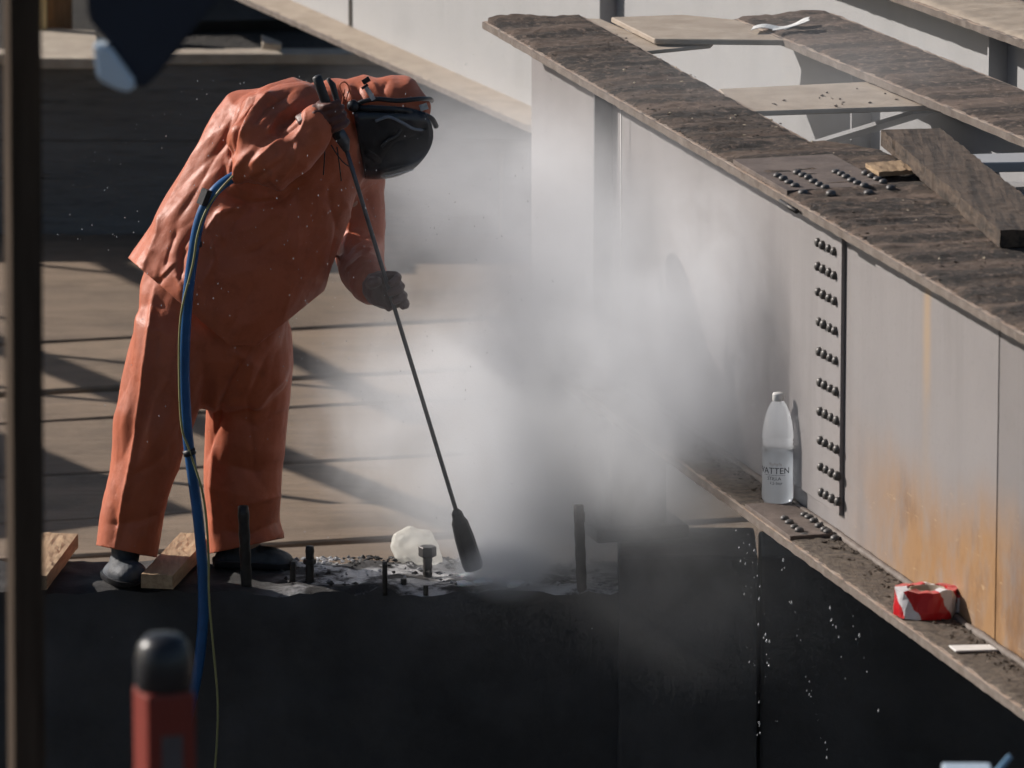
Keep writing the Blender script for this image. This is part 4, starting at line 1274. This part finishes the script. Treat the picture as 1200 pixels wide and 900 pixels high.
# ------------------------------------------------------------------ hose and signal cable
hp = [(330, 190, -.22), (288, 202, -.27), (266, 212, -.31), (247, 230, -.335), (234, 258, -.34), (226, 300, -.33), (219, 360, -.32), (216, 430, -.31), (219, 500, -.305), (226, 560, -.30), (233, 615, -.29), (238, 680, -.285), (237, 740, -.29), (230, 795, -.29), (218, 850, -.29), (206, 920, -.29), (200, 1000, -.30), (196, 1120, -.33)]
hpts = spline([wp(*p) for p in hp], 6)
he = empty('pressure_hose', hpts[-1])
tag(he, 'blue pressure hose hanging from the worker down over the block', 'hose')
M['hose'] = mat_simple('blue_hose', (.018, .10, .27), (.012, .07, .19), 12, .38, 0, .1, .002)
tube('hose_line', hpts, .0168, M['hose'], he, 14)
M['cable'] = mat_simple('yellow_green_cable', (.30, .29, .13), (.22, .21, .09), 20, .5, 0, .1)
cp_ = [(275, 204, -.335), (255, 226, -.36), (240, 250, -.365), (231, 278, -.365), (226, 310, -.355), (212, 370, -.345), (210, 440, -.335), (213, 500, -.33), (222, 528, -.33), (238, 580, -.325), (244, 640, -.315), (245, 700, -.31), (250, 760, -.31), (255, 820, -.31), (254, 870, -.31), (250, 930, -.31), (248, 1010, -.32)]
tube('signal_cable', spline([wp(*p) for p in cp_], 6), .0036, M['cable'], he, 8)
for (u, v, du, dv) in ((230, 285, -.002, .03), (222, 529, .002, .03)):
    a = wp(u - 1, v - 2, -.325 + (.012 if v > 400 else 0)); b = wp(u + 1 * (1 if v > 400 else -1), v + 4, -.325 + (.012 if v > 400 else 0))
    tube('tie_band', [a, b], .0205, M['rubber'], he, 14)
strap_a = wp(240, 228, -.37)
V, Fc = tube_data([wp(243, 222, -.355), wp(236, 240, -.36)], [.017, .017], 4)
keep_world(build('hose_clip', V, Fc, M['rubber']), he)


# ------------------------------------------------------------------ out-of-focus things near the photographer
WALK_Z = 1.2
wk = link('walkway', box_me('walkway', -6, 6, 8, 15.0, WALK_Z - .12, WALK_Z, .01), M['old_timber'])
tag(wk, kind='structure')
# dark timber post at the frame's edge
m = NT('dark_post_wood')
g = m.noise(5, 6, .65, (9, 9, .5))
m.color(m.ramp(g, [(.3, (.036, .026, .019)), (.7, (.075, .056, .042))])); m.set(Roughness=.9); m.b.inputs['Specular IOR Level'].default_value = .08
M['post'] = m.m
pp = ony(24, 450, 13.6)
po = link('timber_post', box_me('timber_post', -.031, .031, -.035, .035, 0, 3.6, .004), M['post'])
po.location = (pp[0] - .004, pp[1], WALK_Z); po.rotation_euler = (0, radians(.5), radians(15))
tag(po, 'tall dark timber post standing at the left edge of the view', 'post')
# navy work lamp hanging from an arm on the post
lc = ony(165, 40, 13.4)
la = empty('work_lamp', lc)
tag(la, 'dark navy work lamp with pale blue glass hanging at the top of the view', 'lamp')
M['navy'] = mat_simple('navy_enamel', (.008, .014, .03), (.012, .02, .04), 6, .45, 0, .1)
mg = NT('pale_lamp_glass'); mg.color((.62, .72, .82)); mg.set(Roughness=.12)
def px_solid(name, pts, y, thick, mat, parent):
    P = [ony(u, v, y) for u, v in pts]; Q = [ony(u, v, y) + np.array([0, thick, 0]) for u, v in pts]
    n = len(P)
    o = build(name, P + Q, [tuple(range(n)), tuple(range(2 * n - 1, n - 1, -1))] + [(i, (i + 1) % n, (i + 1) % n + n, i + n) for i in range(n)], mat)
    bm = bmesh.new(); bm.from_mesh(o.data); bmesh.ops.bevel(bm, geom=bm.edges[:], offset=.006, segments=3, affect='EDGES'); bm.to_mesh(o.data); bm.free()
    return keep_world(o, parent)
px_solid('housing', [(98, -60), (300, -60), (246, 12), (188, 86), (167, 106), (156, 98), (128, 52), (103, 22)], 13.4, .16, M['navy'], la)
px_solid('glass', [(109, 52), (128, 54), (160, 98), (156, 108), (140, 107), (113, 93)], 13.38, .06, mg.m, la)
tube('hanger', [ony(180, -40, 13.48), ony(178, -160, 13.48), ony(30, -175, 13.6)], .02, M['steel_dark'], la, 10)
# red barrier post with black cap
rp = ony(192, 800, 12.6)
re_ = empty('barrier_post', (rp[0], rp[1], WALK_Z), radians(20))
tag(re_, 'red barrier post with rounded black cap, out of focus at the bottom', 'barrier post')
M['red'] = mat_simple('red_plastic', (.19, .022, .013), (.15, .018, .011), 5, .5, 0, .1)
ztop = ony(192, 806, 12.6)[2]; zcap = ony(192, 742, 12.6)[2]
hwid = .046
link('shaft', box_me('shaft', -hwid, hwid, -hwid, hwid, 0, ztop - WALK_Z, .008), M['red'], re_)
link('cap', lathe_me('cap', [(.050, ztop - WALK_Z + .001), (.052, ztop - WALK_Z + .004), (.052, zcap - WALK_Z - .05), (.046, zcap - WALK_Z - .02), (.032, zcap - WALK_Z - .004), (.004, zcap - WALK_Z)], 24), M['black_plastic'], re_)
gm = mat_simple('grey_sticker', (.10, .085, .09), (.07, .06, .065), 14, .5, 0, 0)
zz = ony(192, 880, 12.6)[2] - WALK_Z
link('sticker', box_me('sticker', -.02, .02, -hwid - .002, -hwid - .0005, zz - .06, zz + .04), gm, re_)
# pale blue toolbox top and rod just inside the lower frame edge
tl_ = ony(1132, 893, 14.9)
te_ = empty('tool_tray', (tl_[0], tl_[1], WALK_Z))
tag(te_, 'pale blue tray whose rim just shows at the bottom right', 'tray')
M['paleblue'] = mat_simple('pale_blue_plastic', (.42, .50, .58), (.36, .43, .5), 10, .4, 0, .1)
h_ = tl_[2] - WALK_Z
link('tray', box_me('tray', -.052, .052, -.12, .0, 0, h_, .006), M['paleblue'], te_)
a, b = ony(1150, 925, 14.9), ony(1184, 886, 14.9)
rod = tube('blue_rod', [np.array([a[0] - .1, a[1], WALK_Z + .006]), a, b], .0065, mat_simple('blue_rod_plastic', (.25, .42, .60), (.2, .35, .5), 10, .4), None, 10)
tag(rod, 'short light blue rod leaning up beside the pale tray', 'rod')

# ------------------------------------------------------------------ things on the bank behind the retaining wall
BZ = WTOP - .03
for i, (u, v, y, wd, h, col, lab) in enumerate([(46, 33, Y_WALL + .5, 18, .5, (.62, .45, .22), 'yellow timber stake standing behind the wall at top left'), (70, 36, Y_WALL + .62, 30, .5, (.16, .09, .045), 'brown timber stake beside the yellow one behind the wall')]):
    p = ony(u, v, y); wdm = wd / 8500 * y / 2
    o = link('timber_stake', box_me('timber_stake', -wdm, wdm, -.03, .03, 0, h, .004), mat_wood('stake_wood_%d' % i, col, tuple(x * .7 for x in col), 2))
    o.location = (p[0], p[1], BZ); tag(o, lab, 'stake')
for i, (u0, v0, u1, v1, y, th, lab, mt) in enumerate([(195, 38, 420, 30, Y_WALL + .75, .13, 'thick dark beam lying on the bank behind the wall', 'black_conc'), (180, 12, 420, 5, Y_WALL + 1.4, .12, 'dark brown sleeper lying farther up the bank', 'old_timber')]):
    a, b = ony(u0, v0, y), ony(u1, v1, y + .1)
    a[2] = b[2] = BZ + th / 2 + .002
    o = tube('sleeper', [a, b], th * .7, M[mt], None, 4, False)
    tag(o, lab, 'sleeper')
p = [onz(u, v, WTOP + .03) for u, v in ((306, 40), (330, 49), (330, 52), (307, 50))]
o = link('concrete_fragment', prism_me('concrete_fragment', [p[3], p[2], p[1], p[0]], .03), M['coping']); tag(o, 'pale concrete fragment resting on the wall top', 'fragment')

# hanging line on the near girder's stiffener, thin wire on the wall
q0 = G1.web_pt(728, 118, -.03); q1 = G1.web_pt(730, 330, -.03)
o = tube('white_string', [G1.world(q0), G1.world((q0[0], q0[1], q1[2])), G1.world((q0[0], q0[1], .1))], .0022, M['white'], None, 6)
tag(o, 'thin white string hanging down the web of the nearest girder', 'string')
o = tube('thin_cable', [ony(588, 180, Y_WALL - .02), ony(586, 260, Y_WALL - .02), ony(585, 345, Y_WALL - .03)], .006, M['plate_dust'], None, 6)
tag(o, 'thin pale cable hanging down the shaded retaining wall', 'cable')

# water drops falling from the ledge and spray beads in the air
V, Fc = [], []
def drop(p, r):
    k = len(V)
    for dx, dy, dz in ((1, 0, 0), (-1, 0, 0), (0, 1, 0), (0, -1, 0), (0, 0, 3.2), (0, 0, -1.6)): V.append((p[0] + dx * r, p[1] + dy * r, p[2] + dz * r))
    for f in ((0, 2, 4), (2, 1, 4), (1, 3, 4), (3, 0, 4), (2, 0, 5), (1, 2, 5), (3, 1, 5), (0, 3, 5)): Fc.append(tuple(k + i for i in f))
edge_at = lambda u: G1.world((G1.loc(onz(u, 553 + (u - 820) * .724, ZB_TOP - .02))[0], -HW - .006, -.01))
for (u0, n, drift, tail) in ((885, 16, .10, 260), (903, 20, .12, 290), (934, 22, .22, 250), (898, 8, .1, 190), (985, 8, .25, 190), (1010, 7, .3, 160), (890, 5, .05, 60)):
    e0 = edge_at(u0)
    u_, v_ = proj(e0)
    for k in range(n):
        t = random.random() ** 1.2
        dz = t * tail
        p = ony(u_ + drift * dz + random.gauss(0, 2.0), v_ + dz, e0[1] - .02)
        drop(p, random.choice((.0009, .0013, .0018, .0026)) * random.uniform(.8, 1.2))
for _ in range(260):
    u_, v_ = random.gauss(470, 170), random.gauss(330, 150)
    drop(ony(u_, v_, YW - random.uniform(.3, 1.3)), random.uniform(.0006, .0015))
for _ in range(120):
    u_, v_ = random.uniform(80, 560), random.uniform(90, 300)
    drop(ony(u_, v_, YW + random.uniform(-1.2, .2)), random.uniform(.0006, .0014))
wmat = NT('water_drop'); wmat.color((.85, .87, .9)); wmat.set(Roughness=.08, IOR=1.33); wmat.b.inputs['Transmission Weight'].default_value = .55
o = build('water_drops', V, Fc, wmat.m, None, True)
tag(o, 'bright drops of water falling and spraying through the air', 'water drops', kind='stuff')

# rails and board added outside the view to cast shadows on the deck
sh = Vector((-to_sun.x, -to_sun.y, -to_sun.z)) / to_sun.z
def lifted(u, v, h):
    p = onz(u, v, DECK_Z); return np.array([p[0] - sh.x * h, p[1] - sh.y * h, DECK_Z + h])
def ext(a, b, k0, k1): d = b - a; return a - d * k0, b + d * k1
se = empty('shadow_caster', (-4.5, 25, -2.3))
tag(se, 'rails and board added out of view to cast shadow streaks on the deck', 'shadow_caster')
r1 = ext(lifted(150, 318, 2.2), lifted(420, 455, 2.2), 1.2, .25)
r2 = ext(lifted(50, 425, 2.0), lifted(480, 592, 2.0), .6, .2)
for nm, (a, b), r in (('shadow_rail', r1, .05), ('shadow_rail', r2, .07)):
    tube(nm, [a, b], r, M['steel_dark'], se, 8)
    for t in (.1, .5, .9):
        p = a * (1 - t) + b * t
        tube('rail_prop', [p + (-.03, 0, .3), np.array([p[0] - .03, p[1], -2.3])], .024, M['steel_dark'], se, 8)
a, b = lifted(-60, 480, 1.9), lifted(235, 600, 1.9); d = b - a; s_ = np.cross(d, [0, 0, 1]); s_ = s_ / np.linalg.norm(s_)
V = [a, b, b + s_ * 1.1 , a + s_ * 1.1]; V = V + [p - np.array([0, 0, .05]) for p in V]
keep_world(build('shade_board', V, [(0, 1, 2, 3), (7, 6, 5, 4), (0, 4, 5, 1), (1, 5, 6, 2), (2, 6, 7, 3), (3, 7, 4, 0)], M['old_timber']), se)

p = [onz(u, v, BZ + .05) for u, v in ((20, 68), (118, 69), (112, 36), (60, 33), (24, 36))]  # slab added to stand for a sunlit stretch of wall top
o = link('sunlit_patch_slab', prism_me('sunlit_patch_slab', p, .045), M['coping']); tag(o, 'pale tan slab added for the sunlit stretch of wall top at upper left', 'slab')

# foam round the nozzle
V, Fc = [], []
def foam_blob(p, r):
    bm_ = bmesh.new(); bmesh.ops.create_icosphere(bm_, subdivisions=2, radius=1)
    k = len(V)
    for v_ in bm_.verts:
        d_ = v_.co.normalized(); rr = r * (1 + .35 * mnoise.noise(d_ * 2 + Vector(p) * 9))
        V.append((p[0] + d_.x * rr * 1.5, p[1] + d_.y * rr * 1.2, p[2] + d_.z * rr * .6))
    Fc.extend([tuple(k + q.index for q in f_.verts) for f_ in bm_.faces]); bm_.free()
for _ in range(46):
    t = random.random(); u_ = 542 + 78 * t; h_ = 4 * t * (1 - t)
    p = onz(u_, random.uniform(674, 690), .004)
    foam_blob((p[0], p[1], .006 + random.uniform(0, .025) * h_), random.uniform(.006, .017))
fm = NT('foam'); fm.color((.80, .81, .83)); fm.set(Roughness=.7); fm.b.inputs['Subsurface Weight'].default_value = .3; fm.bump(fm.noise(90, 4, .7), .5, .006)
o = build('foam', V, Fc, fm.m, None, True); tag(o, 'white foam heaped on the block under the lance nozzle', 'foam', kind='stuff')


# ------------------------------------------------------------------ steam blown up by the lance
m = NT('steam')
m.t.nodes.remove(m.b)
tc = m.n('ShaderNodeTexCoord')
def blob(c, r, k):
    mp = m.n('ShaderNodeMapping'); mp.vector_type = 'TEXTURE'
    mp.inputs['Location'].default_value = tuple(c); mp.inputs['Scale'].default_value = tuple(r)
    m.l(tc.outputs['Object'], mp.inputs[0])
    ln = m.n('ShaderNodeVectorMath', operation='LENGTH'); m.l(mp.outputs[0], ln.inputs[0])
    return m.rng(ln.outputs['Value'], 1.0, 0.0, 0, k)
def bp(u, v, y, ru, rv, rd, k): 
    s = y / cos(PITCH) / FPX * 1.02
    return blob(ony(u, v, y), (ru * s, rd, rv * s), k)
ys = Y_FRONT
bl = [bp(592, 664, ys + .08, 70, 45, .22, 14.0), bp(655, 585, ys + .27, 220, 150, .36, 4.4), bp(690, 440, ys + .36, 230, 235, .40, 4.0),
      bp(800, 405, ys - .85, 250, 280, .5, 1.15), bp(790, 520, ys - .7, 180, 130, .4, .9), bp(540, 490, ys + .65, 220, 200, .4, 1.4),
      bp(660, 250, ys + .35, 270, 170, .5, 1.0), bp(860, 680, ys - .7, 220, 190, .4, .15), bp(740, 420, ys - .4, 420, 440, .7, .14), bp(520, 210, ys + .75, 230, 200, .35, .5),
      bp(960, 130, 22.0, 300, 150, .9, .10)]
tot = bl[0]
for b in bl[1:]: tot = m.math('ADD', tot, b)
mpn = m.n('ShaderNodeMapping'); mpn.inputs['Scale'].default_value = (1, 1, .8); mpn.inputs['Rotation'].default_value = (0, radians(-28), 0)
m.l(tc.outputs['Object'], mpn.inputs[0])
nz = m.n('ShaderNodeTexNoise'); nz.inputs['Scale'].default_value = 3.6; nz.inputs['Detail'].default_value = 7; nz.inputs['Roughness'].default_value = .62; nz.inputs['Distortion'].default_value = .9
m.l(mpn.outputs[0], nz.inputs['Vector'])
wisp = m.rng(nz.outputs['Fac'], .30, .70, .30, 1.4)
dens = m.math('MULTIPLY', m.math('MULTIPLY', tot, wisp), 3.2)
pv = m.n('ShaderNodeVolumePrincipled')
pv.inputs['Color'].default_value = (.95, .968, 1.0, 1)
pv.inputs['Anisotropy'].default_value = .25
m.l(dens, pv.inputs['Density'])
m.l(pv.outputs[0], m.out.inputs['Volume'])
lo = (-.95, Y_FRONT - 1.75, -.45); hi = (1.75, Y_FRONT + 1.1, 2.1)
ms = link('mist', box_me('mist', lo[0], hi[0], lo[1], hi[1], lo[2], hi[2]), m.m)
tag(ms, 'white steam billowing up from the lance nozzle across the girder', 'steam', kind='stuff')
